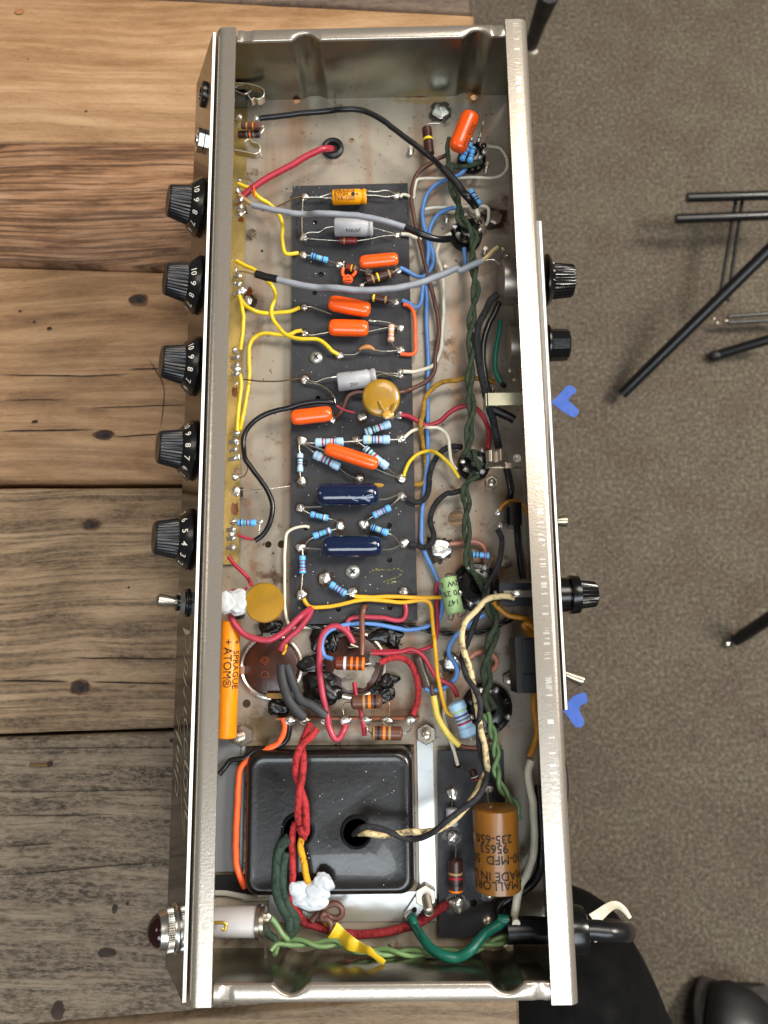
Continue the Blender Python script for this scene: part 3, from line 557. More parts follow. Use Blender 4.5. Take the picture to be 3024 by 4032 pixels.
mb = MB(); mb.lathe(o, PN, [(.66, .68), (.74, .68), (.9, .58), (1.05, .4), (1.14, .18), (1.15, .001)], mat('dark_red_jewel_glass', '1d0206', .12, 0, .3, 30, coat=.3), 10); obj('jewel', mb, jl)
# ------------------------------------------------------------------ helpers for what is inside
def first(s): return s.strip()[0] if ':' in s.split()[0] else 'Z'
def jig(P, a=.012):
    return [p + Vector((noise.noise(p*1.7), noise.noise(p*1.7+Vector((9, 0, 0))), 0))*a*2 + Vector((noise.noise(p*5), noise.noise(p*5+Vector((9, 0, 0))), 0))*a*.6 for p in P]
def wire(lab, m, wd, s, z=.5, nm='wire', n=10, r=None, step=.12, par=None, ends=None):
    P = jig(crom(path(s, z), step)); rr = r or px(first(s), wd, z)/2*(1.12 if wd < 50 else .98)
    mb = MB(); mb.tube(P, [rr*(1+.05*noise.noise(p*2.3)) for p in P], m, n)
    return obj(nm, mb, par or amp, lab, smooth=60)
def twist(lab, m, wd, s, z=.6, pitch=1.2, am=.5, nm='twisted_pair', step=.1):
    P = crom(path(s, z), step); rr = px(first(s), wd, z)/2*1.05; L = 0; res = []
    A, B_ = [], []
    for i, p in enumerate(P):
        T = (P[min(i+1, len(P)-1)]-P[max(0, i-1)]).normalized(); q = Vector((-T.y, T.x, 0)).normalized(); b = T.cross(q)
        if i: L += (p-P[i-1]).length
        a = 2*math.pi*L/pitch + .5*noise.noise(p*.5); o = (q*math.cos(a)+b*math.sin(a))*rr*(1+am*.2)
        A.append(p+o); B_.append(p-o)
    mb = MB(); mb.tube(A, [rr*(1+.08*noise.noise(p*3)) for p in A], m, 9); ob = obj(nm, mb, amp, lab, smooth=60)
    mb = MB(); mb.tube(B_, [rr*(1+.08*noise.noise(p*3)) for p in B_], m, 9); obj('strand', mb, ob, smooth=60)
    return ob
def lead(par, s, z=.75, wd=7, m=LEAD, bow=.0):
    P = crom(path(s, z), .1); mb = MB(); mb.tube(P, .034 if wd < 9 else .045, m, 6); return obj('lead', mb, par, smooth=60)
FB = plastic('light_blue_resistor_coat', 'a6cbe8', .42); FB2 = plastic('sky_blue_resistor_coat', '63afec', .35); CB = plastic('brown_resistor_body', '3d241d', .28); CB2 = plastic('tan_brown_resistor_body', '5e3a2b', .35)
PK = plastic('pinkish_resistor_coat', 'd5ab94', .4); GRN = plastic('pale_green_resistor_coat', '8fae78', .5); REDB = plastic('red_brown_resistor_body', '6f2a25', .35)
BC = {k: mat('band_'+n, c, .4, 0, .03) for k, n, c in (('k', 'black', '14141c'), ('n', 'brown', '4b241b'), ('r', 'red', 'a3182c'), ('m', 'maroon', '6e1638'), ('o', 'orange', 'f07a12'), ('y', 'yellow', 'ecd020'), ('g', 'green', '4f9b62'), ('v', 'violet', '5a4a86'), ('w', 'white', 'dcdcd6'), ('a', 'gold', 'a98652'), ('l', 'lime', 'b5cf6a'), ('b', 'navy', '16224a'), ('e', 'grey', '6a6f78'))}
def resistor(lab, f, p1, p2, wd, bands, body=FB, z=.75, dog=True, leads=(), z2=None, bw=.055, nm='resistor'):
    a = at(f, p1[0], p1[1], z); b = at(f, p2[0], p2[1], z2 if z2 is not None else z); r = px(f, wd, z)/2*1.1; L = (b-a).length; d = (b-a)/L
    P = []; R = []; M = []; n = 72
    bl = [(t, BC[c]) for t, c in bands]
    for i in range(n+1):
        t = i/n; s = t*L; e = min(s, L-s)
        q = r*(1 if e > r*.35 else math.sqrt(max(.12, 1-((r*.35-e)/(r*.35))**2)))
        if dog: q *= 1 if (t < .24 or t > .76) else .84 + .16*max(0, 1-min(t-.24, .76-t)/.05)
        P.append(a + d*s); R.append(q)
    def mf(i):
        t = (i+.5)/n
        for q, mm in bl:
            if abs(t-q)*L < bw*L*.5 + .004: return mm
        return body
    mb = MB(); mb.tube(P, R, body, 20, mfun=mf)
    o = obj(nm, mb, amp, lab, smooth=50)
    for l in leads: lead(o, l, z)
    return o
def dropcap(lab, f, p1, p2, wd, m, z=1.0, leads=(), flat=.8, z2=None, n_=9.):
    a = at(f, *p1, z); b = at(f, *p2, z2 if z2 is not None else z); r = px(f, wd, z)/2; c = (a+b)/2; h = (b-a)/2; n = 30
    P = []; R = []
    for i in range(n+1):
        t = -math.cos(math.pi*i/n); P.append(c+h*t); R.append(max(.01, r*(1-abs(t)**n_)**(1/3)*1.12*(1+.03*noise.noise((c+h*t)*2))))
    mb = MB(); o_ = len(mb.v); mb.tube(P, R, m, 26, flat=flat); o = obj('film_capacitor', mb, amp, lab, smooth=70)
    for l in leads: lead(o, l, z*.7, 9)
    return o
def can(lab, f, p1, p2, wd, m, z=1.0, groove=None, leads=(), z2=None, nm='electrolytic_capacitor', texts=()):
    a = at(f, *p1, z); b = at(f, *p2, z2 if z2 is not None else z); r = px(f, wd, z)/2; L = (b-a).length; ax = (b-a)/L
    pr = [(0, 0.001), (0, r*.82), (.02, r*.93), (.06, r)]
    if groove is not None: g = L*groove; pr += [(g-.1, r), (g-.04, r*.9), (g+.04, r*.9), (g+.1, r)]
    pr += [(L-.07, r), (L-.02, r*.94), (L, r*.84), (L, r*.7), (L-.03, r*.66), (L-.03, .001)]
    mb = MB(); mb.lathe(a, ax, pr, m, 40); o = obj(nm, mb, amp, lab, smooth=40)
    if texts:
        tb = MB(); side = ax.cross(Vector((0, 0, 1))).normalized(); up = side.cross(ax).normalized()
        for tx, sz, s0, phi, ori in texts:                  # s0: fraction along axis, phi: degrees from the top, ori: turn of the writing
            co, si = math.cos(math.radians(ori)), math.sin(math.radians(ori))
            def fn(x, y):
                X, Y = x*co - y*si, x*si + y*co
                ph = math.radians(phi) - Y/r
                return a + ax*(s0*L + X) + (up*math.cos(ph) + side*math.sin(ph))*(r+.035)
            text(tb, tx, sz, INK, fn)
        obj('printed_lettering', tb, o)
    for l in leads: lead(o, l, z*.75, 9)
    return o
def solder(f, x, y, r=34, z=.5, seed=None, flux=1, m=SOLDER, par=None, sx=1, h=.6):
    c = at(f, x, y, z); q = px(f, r, z); s = seed if seed is not None else x*.13+y*.07
    mb = MB(); mb.blob(c + Vector((0, 0, q*.12)), (q*sx, q), m, s, h, .45, 1.2)
    if flux: mb.patch(c + Vector((0, 0, .012)), q*1.45, FLUX, s, .5)
    return obj('solder_joint', mb, par or amp, smooth=180)
def stud(f, x, y, r, h=.5, nut=None, m=NICKEL, tilt=None, z=0.0):
    c = at(f, x, y, z); q = px(f, r); ax = Vector(tilt or (0, 0, 1)).normalized(); mb = MB()
    if nut: hexnut(mb, c, Vector((0, 0, 1)), px(f, nut), .0, .28, NICKEL)
    pr = [(0, q)]; k = 0.05
    while k < h-.04: pr += [(k, q), (k+.02, q*.84), (k+.04, q)]; k += .055
    mb.lathe(c, ax, pr + [(h-.03, q*.9), (h, q*.7), (h, .001)], m, 16); return obj('bolt' if nut else 'machine_screw', mb, amp, smooth=40)
def phillips(f, x, y, r, z):
    c = at(f, x, y, z); q = px(f, r, z); mb = MB(); mb.lathe(c, Vector((0, 0, 1)), [(0, q), (.05, q), (.13, q*.8), (.17, q*.45), (.18, .001)], mat('zinc_screw', 'b9bab5', .35, .8, .15, 150), 28)
    for d in ((1, 1, 0), (1, -1, 0)):
        d = Vector(d).normalized(); e = Vector((-d.y, d.x, 0)); mb.box(c + Vector((0, 0, .155)), d*q*.95, e*q*.22, (0, 0, .07), mat('screw_recess', '3a3a38', .5, .5))
    return obj('phillips_screw', mb, amp)
# ------------------------------------------------------------------ boards
ZB = .45
def board(pts, holes, lab, zt=ZB):
    P = [at(f, x, y, zt) for f, x, y in pts]; mb = MB(); mb.prism([(p.x, p.y) for p in P], .2, zt, BOARD); o = obj('component_board', mb, amp, lab, smooth=30)
    cut = MB()
    for f, x, y, r in holes:
        c = at(f, x, y, zt); cut.lathe(c + Vector((0, 0, -.5)), Vector((0, 0, 1)), [(0, px(f, r, zt)), (.6, px(f, r, zt))], BOARD, 18)
    boolean(o, cut); return o
board([('D', 122, 195), ('D', 1198, 168), ('K', 1290, 1405), ('K', 104, 1447)],
      [('D', 332, 535, 24), ('D', 388, 1020, 28), ('D', 330, 1195, 25), ('H', 360, 635, 26), ('H', 235, 1245, 30), ('K', 1025, 520, 25), ('K', 1028, 842, 26), ('K', 1032, 1285, 26), ('K', 552, 1300, 26), ('K', 795, 1290, 30), ('K', 250, 540, 26)], 'long black fibre board carrying most components')
board([('Q', 228, 196), ('Q', 705, 190), ('Q', 752, 1552), ('Q', 238, 1553)], [('Q', 372, 297, 24), ('Q', 487, 1300, 24)], 'short black fibre board beside the transformer')
for f, x, y in (('H', 345, 258), ('K', 685, 950)): phillips(f, x, y, 63 if f == 'H' else 66, ZB)
# chalk marks and eyelet solder
mb = MB()
for s in ('K:850,945 920,930 1000,935 1060,930 1140,935', 'K:1140,935 1145,965 1100,1000 1030,1030 980,1045 1000,1055 1070,1050 1130,1045'):
    P = crom(path(s, ZB+.012), .04)
    for i, p in enumerate(P):
        if noise.noise(p*6) > -.25: mb.patch(p + Vector((random.uniform(-.04, .04), random.uniform(-.05, .05), 0)), random.uniform(.01, .03), mat('chalk', '8f8a3c', .9, 0, .2), i, .4, 6)
obj('chalk_mark', mb, amp, 'faint yellow chalk squiggle on the black board')
for t in 'D:235,300,36 D:1090,290,40 D:225,682,40 D:1100,655,38 D:225,842,36 D:1112,985,36 D:835,1005,34 D:770,1128,28 D:555,930,36 D:1085,1280,34 D:235,1335,36 D:238,1575,32 D:1125,1525,36 H:560,242,38 H:1125,190,42 H:235,465,42 H:1125,395,28 H:1135,428,28 H:500,838,32 H:770,812,42 H:1125,800,38 H:210,1035,44 H:720,1030,44 H:1135,1012,42 H:212,1408,42 H:740,1388,40 H:1140,1385,42 K:200,358,40 K:1140,250,42 K:565,522,42 K:790,515,44 K:205,725,44 K:1160,682,44 K:208,1165,48 K:430,1018,56 K:682,1150,44 K:1162,1138,40'.split():
    f, q = t.split(':'); x, y, r = map(float, q.split(',')); solder(f, x, y, r, ZB)
for t in '335,505,42 335,820,42 365,1310,52 608,1240,38 600,475,30'.split():
    x, y, r = map(float, t.split(',')); solder('Q', x, y, r, ZB)
# solder and burns on the floor
for f, x, y, r, sx in (('B', 800, 812, 62, 1), ('M', 368, 745, 60, .9), ('L', 320, 1210, 85, 1.1), ('C', 885, 1385, 55, .9), ('C', 830, 550, 52, .8), ('J', 770, 320, 60, .8), ('I', 775, 720, 45, .8)):
    solder(f, x, y, r, 0.02 if f not in 'CJI' else .2, sx=sx, h=.22)
c = at('E', 820, 1085, .02); mb = MB(); mb.patch(c, px('E', 125), FLUX, 3, .4); mb.blob(c + Vector((0, 0, .03)), px('E', 78), mat('dull_burnt_solder', '8c7a6c', .35, .6, .3, 200, .6, 300), 5, .35); obj('burnt_solder_patch', mb, amp, 'burnt brown solder patch by the rear wall')
for f, x, y, r in (('B', 800, 812, 85), ('K', 80, 0, 0), ('N', 350, 870, 0)):
    if r: mb = MB(); mb.patch(at(f, x, y, .012), px(f, r), FLUX, x, .5); obj('flux_stain', mb, amp)
for f, x, y, r, h in (('B', 585, 1105, 26, .45), ('E', 742, 650, 26, .6), ('E', 375, 1110, 30, .45), ('E', 730, 1405, 30, .4), ('L', 790, 600, 38, .35), ('L', 435, 285, 30, .35), ('C', 935, 775, 30, .3), ('L', 905, 1335, 30, .4), ('M', 835, 880, 32, .4)):
    stud(f, x, y, r, h, nut=r*1.7 if f in 'CLM' else None)
for f, x, y, h, ti in (('R', 845, 1130, 1.0, (-.25, -.05, 1)), ('M', 160, 1325, .7, None), ('P', 985, 1085, 1.2, (.1, -.3, 1))): 
    stud(f, x, y, 38 if f == 'R' else 36, h, nut=85 if f != 'M' else 82, tilt=ti, z=.12)
stud('E', 360, 1545, 26, .12, nut=None)
mb = MB(); c = at('B', 20, 1082, .03)
for i in range(2): mb.lathe(c, Vector((0, 0, 1)), [(-.1, .3), (.05, .28), (.2, .33), (.25, .44), (.17, .58), (0, .6)], RUBBER, 28); break
obj('grommet', mb, amp, 'black rubber grommet with red wire passing through')
mb = MB(); mb.patch(at('B', 20, 1082, .02), .29, DARKHOLE, 1, .02); obj('hole', mb, amp)
# ------------------------------------------------------------------ inside the front wall: brass plate, pots, jacks
mb = MB(); a, b = at('A', 985, 840, .25), at('J', 805, 1000, .25)
mb.add([(a.x, a.y, .25), (b.x, b.y, .25), (b.x-1.6, b.y, .32), (a.x-1.6, a.y, .32), (a.x, a.y, .21), (b.x, b.y, .21), (b.x-1.6, b.y, .28), (a.x-1.6, a.y, .28), (a.x-2.2, a.y, 1.2), (b.x-2.2, b.y, 1.2)], [[0, 1, 2, 3], [4, 7, 6, 5], [0, 4, 5, 1], [3, 2, 9, 8], [0, 3, 7, 4], [1, 5, 6, 2]], BRASS)
obj('brass_ground_plate', mb, amp, 'long brass grounding plate behind the controls')
for y in KY:
    o = pp(1.75, y, -tk); d = -PN; mb = MB(); mb.lathe(o, d, [(.1, .4), (.3, .4), (.3, 1.05), (.9, 1.12), (.95, 1.0), (.95, .001)], NICKEL, 36); ob = obj('potentiometer', mb, amp)
    for k in (-1, 0, 1):
        mb = MB(); p = o + d*.7 + Vector((1.1, k*.42, 0)); mb.box(p + Vector((0, 0, .3)), (.35, 0, .2), (0, .18, 0), (-.02, 0, .05), SOLDER); mb.blob(p + Vector((.18, 0, .42)), .14, SOLDER, k+y, .8); obj('lug', mb, ob)
for f, x, y, r in (('C', 810, 265, 26), ('C', 800, 360, 34), ('C', 790, 1010, 22), ('C', 790, 1110, 34), ('C', 770, 1230, 30), ('I', 770, 430, 34), ('I', 785, 610, 40), ('I', 785, 1200, 36), ('I', 785, 1285, 30), ('I', 805, 1425, 32), ('J', 755, 605, 32), ('J', 745, 712, 32), ('J', 745, 838, 32), ('C', 840, 1290, 42), ('J', 770, 190, 36)):
    solder(f, x, y, r, .9, flux=0, h=.9)
for f, x, y, r in (('C', 830, 620, 34), ('I', 770, 810, 50), ('J', 790, 130, 40), ('J', 770, 480, 60), ('C', 905, 1300, 45)):
    mb = MB(); mb.patch(at(f, x, y, .30), px(f, r), mat('amber_rosin', '5f2c0c', .25, 0, .5, 200, coat=.5), x, .6, 18, .7, 1); obj('rosin_stain', mb, amp)
for y0, s in ((760, 'A:880,705,1.4 960,705 1050,722 1110,750 1125,785 1110,820 1070,835 1040,825 1020,840 990,795'), (1200, 'A:880,1245,1.4 980,1265 1050,1278 1085,1262 1090,1225 1070,1195 1030,1185 1000,1160 965,1180')):
    P = crom(path(s, 1.4), .06); mb = MB()
    vs = []
    for p in P: vs += [p + Vector((0, 0, .22)), p - Vector((0, 0, .22))]
    n = len(P); mb.add(vs, [[2*i, 2*i+1, 2*i+3, 2*i+2] for i in range(n-1)], CHROME)
    off = [v + Vector((.03, .02, 0)) for v in vs]; mb.add(off, [[2*i, 2*i+1, 2*i+3, 2*i+2] for i in range(n-1)], CHROME)
    mb.tube([p + Vector((.015, .01, .22)) for p in P], .03, mat('polished_spring_edge', 'ece4cc', .3, .7), 6)
    jo = obj('jack_spring', mb, amp, 'bent contact spring of an input jack')
for s in ('A:880,735,1.2 960,770 1015,740', 'A:880,1215,1.3 930,1225 1000,1245'): lead(jo, s, 1.2, 9)
mb = MB(); mb.box(at('A', 905, 815, .6), (.9, 0, 0), (0, .5, 0), (0, 0, .5), mat('grey_jack_body', '5b5a55', .5)); obj('jack_body', mb, amp)
resistor('brown orange-banded resistor at the input jack', 'A', (905, 1100), (1090, 1095), 62, ((.42, 'e'), (.55, 'o'), (.7, 'e'), (.9, 'b')), CB, 1.1, False, ('A:1090,1095 1110,1070 1125,1030',))
resistor('second brown orange-banded resistor at the input jack', 'A', (930, 1025), (1100, 1035), 56, ((.3, 'a'), (.6, 'o')), CB2, 1.5, False, ('A:1100,1035 1120,1030',))
solder('A', 1060, 975, 34, 1.5, flux=0, h=.8); solder('A', 915, 960, 30, 1.3, flux=0, h=.8); solder('A', 930, 1025, 26, 1.5, flux=0)
mb = MB(); 
c = at('C', 952, 372, 1.2); mb.lathe(c, Vector((1, .1, 0)), [(-.07, .001), (-.06, .2), (0, .36), (.06, .2), (.07, .001)], OCAP, 20); o = obj('disc_capacitor', mb, amp, 'small orange disc capacitor seen edge-on')
lead(o, 'C:800,240,1.2 870,245 920,265 950,310', 1.2, 9); lead(o, 'C:820,365,1.2 880,368 965,368', 1.2, 9)
# ------------------------------------------------------------------ board components
can('yellow-orange electrolytic capacitor with three lines of black print', 'D', (495, 303), (812, 294), 152, YCAP, 1.05, .86, ('D:235,305 350,302 495,308', 'D:380,298 440,280 490,262', 'D:812,242 900,250 1000,238 1070,262', 'D:812,284 900,285 1000,298 1085,285'), texts=(('SPRAGUE', .26, .37, -14, 0), ('ATOM  ●', .26, .37, 14, 0), ('TVA-1203', .26, .37, 42, 0), ('+', .3, .74, 14, 0)))
can('light grey electrolytic capacitor under the grey cable', 'D', (515, 580), (872, 580), 182, GCAP, 1.15, .88, ('D:225,660 280,630 370,628 430,590 515,575', 'D:872,585 960,610 1070,640'), texts=(('JAPAN', .26, .5, 48, 180),))
can('light grey electrolytic capacitor partly under the ochre disc', 'H', (543, 487), (903, 440), 180, GCAP, 1.05, .84, ('H:250,455 330,485 420,455 540,430', 'H:903,385 1000,400 1110,405', 'H:905,432 960,410 1040,425 1110,428'), texts=(('JAPAN', .25, .55, -48, 0), ('25V', .25, .42, 46, 0)))
o = resistor('small red-brown resistor under the grey capacitor', 'D', (555, 705), (728, 708), 62, ((.3, 'a'), (.6, 'r'), (.85, 'r')), REDB, .8, False, ('D:240,682 350,695 555,705', 'D:728,708 850,690 960,665 1080,655'))
resistor('sky-blue resistor with dark bands', 'D', (293, 842), (453, 890), 56, ((.16, 'b'), (.3, 'b'), (.55, 'l'), (.72, 'm')), FB2, .75, True, ('D:235,842 295,843', 'D:453,890 500,905 545,925'))
resistor('brown resistor with yellow band between two solder joints', 'D', (605, 945), (745, 975), 66, ((.1, 'k'), (.42, 'r'), (.5, 'y'), (.75, 'a')), REDB, .8, False, ('D:545,925 605,945', 'D:745,975 800,990 840,1005'), bw=.1)
resistor('dark brown resistor with yellow band and gold band', 'D', (803, 1085), (1062, 1000), 84, ((.27, 'a'), (.45, 'y'), (.85, 'a')), CB, .85, False, ('D:770,1128 805,1088', 'D:1062,1000 1110,970'), bw=.05)
resistor('dark brown resistor below the grey cable', 'D', (845, 1235), (1030, 1262), 66, ((.2, 'y'), (.8, 'a')), CB, .8, False, ('D:1030,1262 1085,1280',), bw=.08)
resistor('pale pink resistor with orange band', 'D', (1045, 1490), (1040, 1650), 60, ((.3, 'w'), (.5, 'o'), (.72, 'r')), PK, .8, True, ('D:1045,1490 1060,1500 1120,1520', 'H:1040,100 1065,145 1120,180'))
dropcap('orange dipped capacitor tilted above the far tube socket', 'B', (1030, 815), (915, 1095), 138, OCAP, 2.3, z2=2.0)
_c = at('B', 1015, 975, 3.0); _mb = MB(); _d = (at('B', 1030, 815, 2.3)-at('B', 915, 1095, 2.0)).normalized(); _e = Vector((_d.y, -_d.x, 0)).normalized()
text(_mb, '.022 400V', .34, INK, lambda x, y: _c + _d*x*.95 - _e*(y - .0) - Vector((0, 0, .06 + .5*abs(y))) + Vector((.12, 0, 0))*0)
obj('printed_lettering', _mb, amp)
dropcap('orange capacitor above the dark brown resistor', 'D', (747, 908), (1110, 873), 122, OCAP, 1.3)
dropcap('upper orange capacitor of the touching pair', 'D', (460, 1282), (850, 1355), 148, OCAP, 1.0, ('D:250,1325 300,1325 400,1360 485,1392',))
dropcap('lower orange capacitor of the touching pair', 'D', (460, 1515), (832, 1525), 152, OCAP, 1.0, ('D:240,1575 300,1588 460,1560', 'D:832,1450 950,1460 1050,1480 1110,1515', 'D:832,1555 900,1540 1020,1515'))
dropcap('orange capacitor at the left edge of the board', 'H', (108, 820), (493, 775), 138, OCAP, 1.1)
dropcap('slanted orange capacitor lying over blue resistors', 'H', (428, 1100), (922, 1258), 122, OCAP, 1.3, ('H:250,1060 330,1090 430,1125', 'H:905,1300 1000,1340 1100,1375'))
dropcap('upper navy blue capacitor with scratches', 'H', (343, 1535), (928, 1532), 190, NCAP, 1.2, ('H:225,1652 300,1650 395,1645', 'H:930,1580 1000,1575 1110,1535'))
dropcap('lower navy blue capacitor', 'K', (396, 715), (956, 712), 180, NCAP, 1.2, ('K:215,730 300,735 395,742', 'K:965,745 1050,740 1150,690'))
mb = MB()
for s in ('H:650,1545 690,1580 735,1595', 'H:780,1540 800,1570 850,1590', 'H:770,1580 810,1550 870,1530', 'H:760,1560 840,1600'):
    P = path(s, 2.28); mb.tube(crom(P, .05), .018, mat('scratch', '8fa2b8', .5), 5)
obj('scratch_mark', mb, amp, 'pale scratches on the upper navy capacitor')
mb = MB(); c = at('H', 950, 632, 2.0); r = px('H', 186, 2.0)
mb.lathe(c, Vector((.08, -.12, 1)), [(-.16, .001), (-.16, r*.9), (-.1, r*.98), (0, r), (.1, r*.97), (.16, r*.88), (.19, r*.5), (.2, .001)], OCH, 48)
o = obj('ceramic_disc_capacitor', mb, amp, 'large ochre disc capacitor on the board', smooth=60)
mb = MB(); mb.tube(crom(path('H:930,660,2.19 960,720 1000,790'), .05), .09, OCH, 10, flat=.6); mb.tube(crom(path('H:1080,690,2.18 1060,740 1020,800'), .05), .11, OCH, 10, flat=.5); mb.blob(at('H', 1010, 785, 2.15), (.28, .22), mat('resin_drip', 'c9953f', .2, 0, .2, coat=.6), 3, .5); mb.blob(at('H', 1010, 812, 2.1), (.2, .1), SOLDER, 3, .6); obj('lead_bulge', mb, o)
lead(o, 'H:1020,810,1.9 1060,820 1100,790', 1.5, 9); lead(o, 'H:1050,835,1.6 1090,800 1130,760', 1.2, 9)
mb = MB(); c = at('D', 637, 1065, 1.0); r = px('D', 54, 1)
mb.lathe(c, Vector((0, 0, 1)), [(-.09, .001), (-.09, r*.8), (0, r), (.09, r*.8), (.1, .001)], OCAP, 26); o = obj('small_disc_capacitor', mb, amp, 'small orange disc capacitor printed 500PF 1KV with two curved legs')
for s in ('D:600,1040,1.0 588,1000 598,960', 'D:680,1035,1.0 705,1010 712,990'):
    mb = MB(); mb.tube(crom(path(s, 1.0), .05), [.13, .12, .11, .1, .09, .08, .07, .06, .05, .05][:10] if 0 else .085, OCAP, 8); obj('coated_leg', mb, o)
lead(o, 'D:598,960,1.0 600,920 603,900', 1.0, 9); lead(o, 'D:712,990,1.0 725,965 740,950', 1, 9)
mb = MB()
for s, yy in (('500PF', 1075), ('1KV', 1045), ('KMP', 1100)):
    cc = at('D', 640, yy, 1.1); text(mb, s, .14, INK, lambda x, y: cc + Vector((-x, -y, .01)), .003)
obj('printed_lettering', mb, o)
mb = MB(); P = path('H:745,180,.9 780,165 830,158 875,175 890,190', .9); mb.tube(crom(P, .05), [.04+.09*math.sin(math.pi*i/(len(crom(P, .05))-1)) for i in range(len(crom(P, .05)))], plastic('tan_ceramic', 'b57c45'), 12, flat=1.0); o = obj('ceramic_capacitor', mb, amp, 'tiny tan ceramic capacitor seen edge-on')
lead(o, 'H:590,232 700,228 740,205 760,185', .75, 9); lead(o, 'H:885,185 960,198 1040,195 1100,190', .75, 9)
R_ = resistor
R_('light blue resistor slanting up to the ochre disc', 'H', (797, 955), (1038, 872), 72, ((.12, 'e'), (.3, 'k'), (.4, 'g'), (.56, 'r')), FB, .9, True)
R_('light blue resistor with white wire on its right', 'H', (776, 1022), (1035, 1020), 80, ((.24, 'l'), (.36, 'v'), (.46, 'e'), (.58, 'r')), FB, .8, True, ('H:720,1030 776,1023', 'H:1035,1020 1130,1018'), bw=.045)
R_('light blue resistor above the slanted orange capacitor', 'H', (330, 1050), (602, 1042), 80, ((.28, 'r'), (.38, 'e'), (.55, 'o'), (.65, 'r')), FB, .8, True, ('H:220,1050 330,1052', 'H:602,1042 720,1032'), bw=.045)
R_('light blue resistor under the slanted orange capacitor', 'H', (790, 1100), (1010, 1282), 74, ((.08, 'e'), (.2, 'k'), (.32, 'g'), (.45, 'r')), FB, .75, True, ('H:730,1040 800,1095', 'H:990,1275 1060,1330 1125,1370'))
R_('dull blue resistor slanting down from the left joint', 'H', (322, 1155), (566, 1280), 78, ((.25, 'w'), (.36, 'r'), (.48, 'e'), (.62, 'm')), FB, .75, True, ('H:220,1065 280,1105 325,1145', 'H:560,1285 630,1345 720,1385'))
R_('pale blue resistor standing along the left edge of the board', 'H', (194, 1148), (194, 1325), 54, ((.18, 'w'), (.3, 'k'), (.46, 'e'), (.6, 'm')), FB, .75, True, ('H:205,1040 185,1080 190,1148', 'H:194,1325 196,1360 205,1400'))
R_('sky-blue resistor left above the lower navy capacitor', 'K', (288, 412), (457, 452), 56, ((.3, 'm'), (.5, 'g'), (.72, 'm'), (.8, 'w')), FB2, .75, True, ('K:210,370 288,412', 'K:457,455 520,470 560,510'))
R_('sky-blue resistor touching the lower navy capacitor at left', 'K', (313, 622), (482, 562), 58, ((.35, 'm'), (.55, 'g'), (.8, 'm'), (.9, 'w')), FB2, .75, True, ('K:482,562 530,550', 'K:315,630 260,670 240,710'))
R_('sky-blue resistor right above the lower navy capacitor', 'K', (872, 430), (1038, 348), 64, ((.25, 'r'), (.42, 'a'), (.56, 'm'), (.68, 'm')), FB2, .75, True, ('K:872,435 820,470 800,500', 'K:1038,340 1070,310 1130,250'))
R_('sky-blue resistor beside the hole, right of centre', 'K', (852, 530), (1018, 592), 62, ((.12, 'k'), (.24, 'k'), (.45, 'l'), (.62, 'm')), FB2, .75, True, ('K:1018,595 1070,620 1120,690',))
R_('sky-blue resistor standing below the lower navy capacitor', 'K', (215, 798), (216, 970), 58, ((.32, 'm'), (.48, 'm'), (.66, 'm'), (.8, 'r')), FB2, .75, True, ('K:215,750 215,798', 'K:215,970 210,1040 205,1120 205,1160'))
R_('sky-blue resistor near the lower screw', 'K', (473, 1062), (622, 1160), 62, ((.32, 'm'), (.48, 'm'), (.66, 'm'), (.82, 'm')), FB2, .8, True, ('K:622,1160 680,1150',))
R_('sky-blue resistor soldered to a control lug', 'J', (790, 612), (970, 612), 60, ((.2, 'b'), (.38, 'g'), (.52, 'r'), (.68, 'e')), FB2, 1.2, True, ('J:970,612 1010,605', 'J:755,605 790,612'))
lead(amp, 'J:1000,610,1.2 1000,680 985,740', 1.2, 9); solder('J', 1010, 608, 26, 1.2, flux=0)
R_('sky-blue resistor crossing under the green pair', 'L', (612, 1260), (778, 1275), 60, ((.2, 'k'), (.4, 'k'), (.68, 'r'), (.8, 'e')), FB2, .9, True, ('L:778,1275 805,1300 780,1350 765,1400',))
R_('sky-blue resistor left of the pair under the tilted orange capacitor', 'E', (600, 385), (515, 545), 56, ((.3, 'b'), (.55, 'b'), (.75, 'b')), FB2, 1.5, True)
R_('sky-blue resistor right of the pair under the tilted orange capacitor', 'E', (625, 430), (590, 565), 60, ((.2, 'b'), (.5, 'b'), (.7, 'm')), FB2, 1.4, True)
R_('sky-blue resistor poking out beside the thick black cable', 'E', (590, 825), (688, 965), 62, ((.3, 'b'), (.55, 'm'), (.7, 'b')), FB2, .9, True)
R_('dark brown resistor with yellow band under the thick black cable', 'E', (188, 242), (218, 500), 94, ((.15, 'n'), (.46, 'y'), (.62, 'n')), CB, 1.0, False, ('E:190,245 200,210 280,205 330,200 355,160',), bw=.07)
R_('large light blue resistor by the near tube socket', 'M', (398, 1058), (522, 1350), 128, ((.27, 'l'), (.4, 'v'), (.5, 'e'), (.6, 'r')), FB, 1.3, True, ('M:400,1060 385,1030', 'M:522,1350 535,1385'), bw=.045)
can('pale green cylindrical resistor printed 2W', 'M', (333, 48), (400, 345), 148, GRN, 1.6, None, ('M:320,50 330,20 400,25 410,50', 'M:350,345 340,385 375,395 385,350', 'M:420,335 430,375 470,350 500,310'), nm='green_resistor', texts=(('2W  L', .36, .2, 0, -90), ('70 2%', .36, .45, 0, -90), ('147', .36, .7, 0, -90)))
R_('brown resistor with four orange bands over the can capacitor', 'N', (966, 332), (1222, 340), 98, ((.35, 'w'), (.56, 'o'), (.74, 'o'), (.93, 'o')), plastic('rust_brown_resistor_body', '6a2a12', .35), 1.6, False, ('N:1222,340 1270,335',), bw=.07)
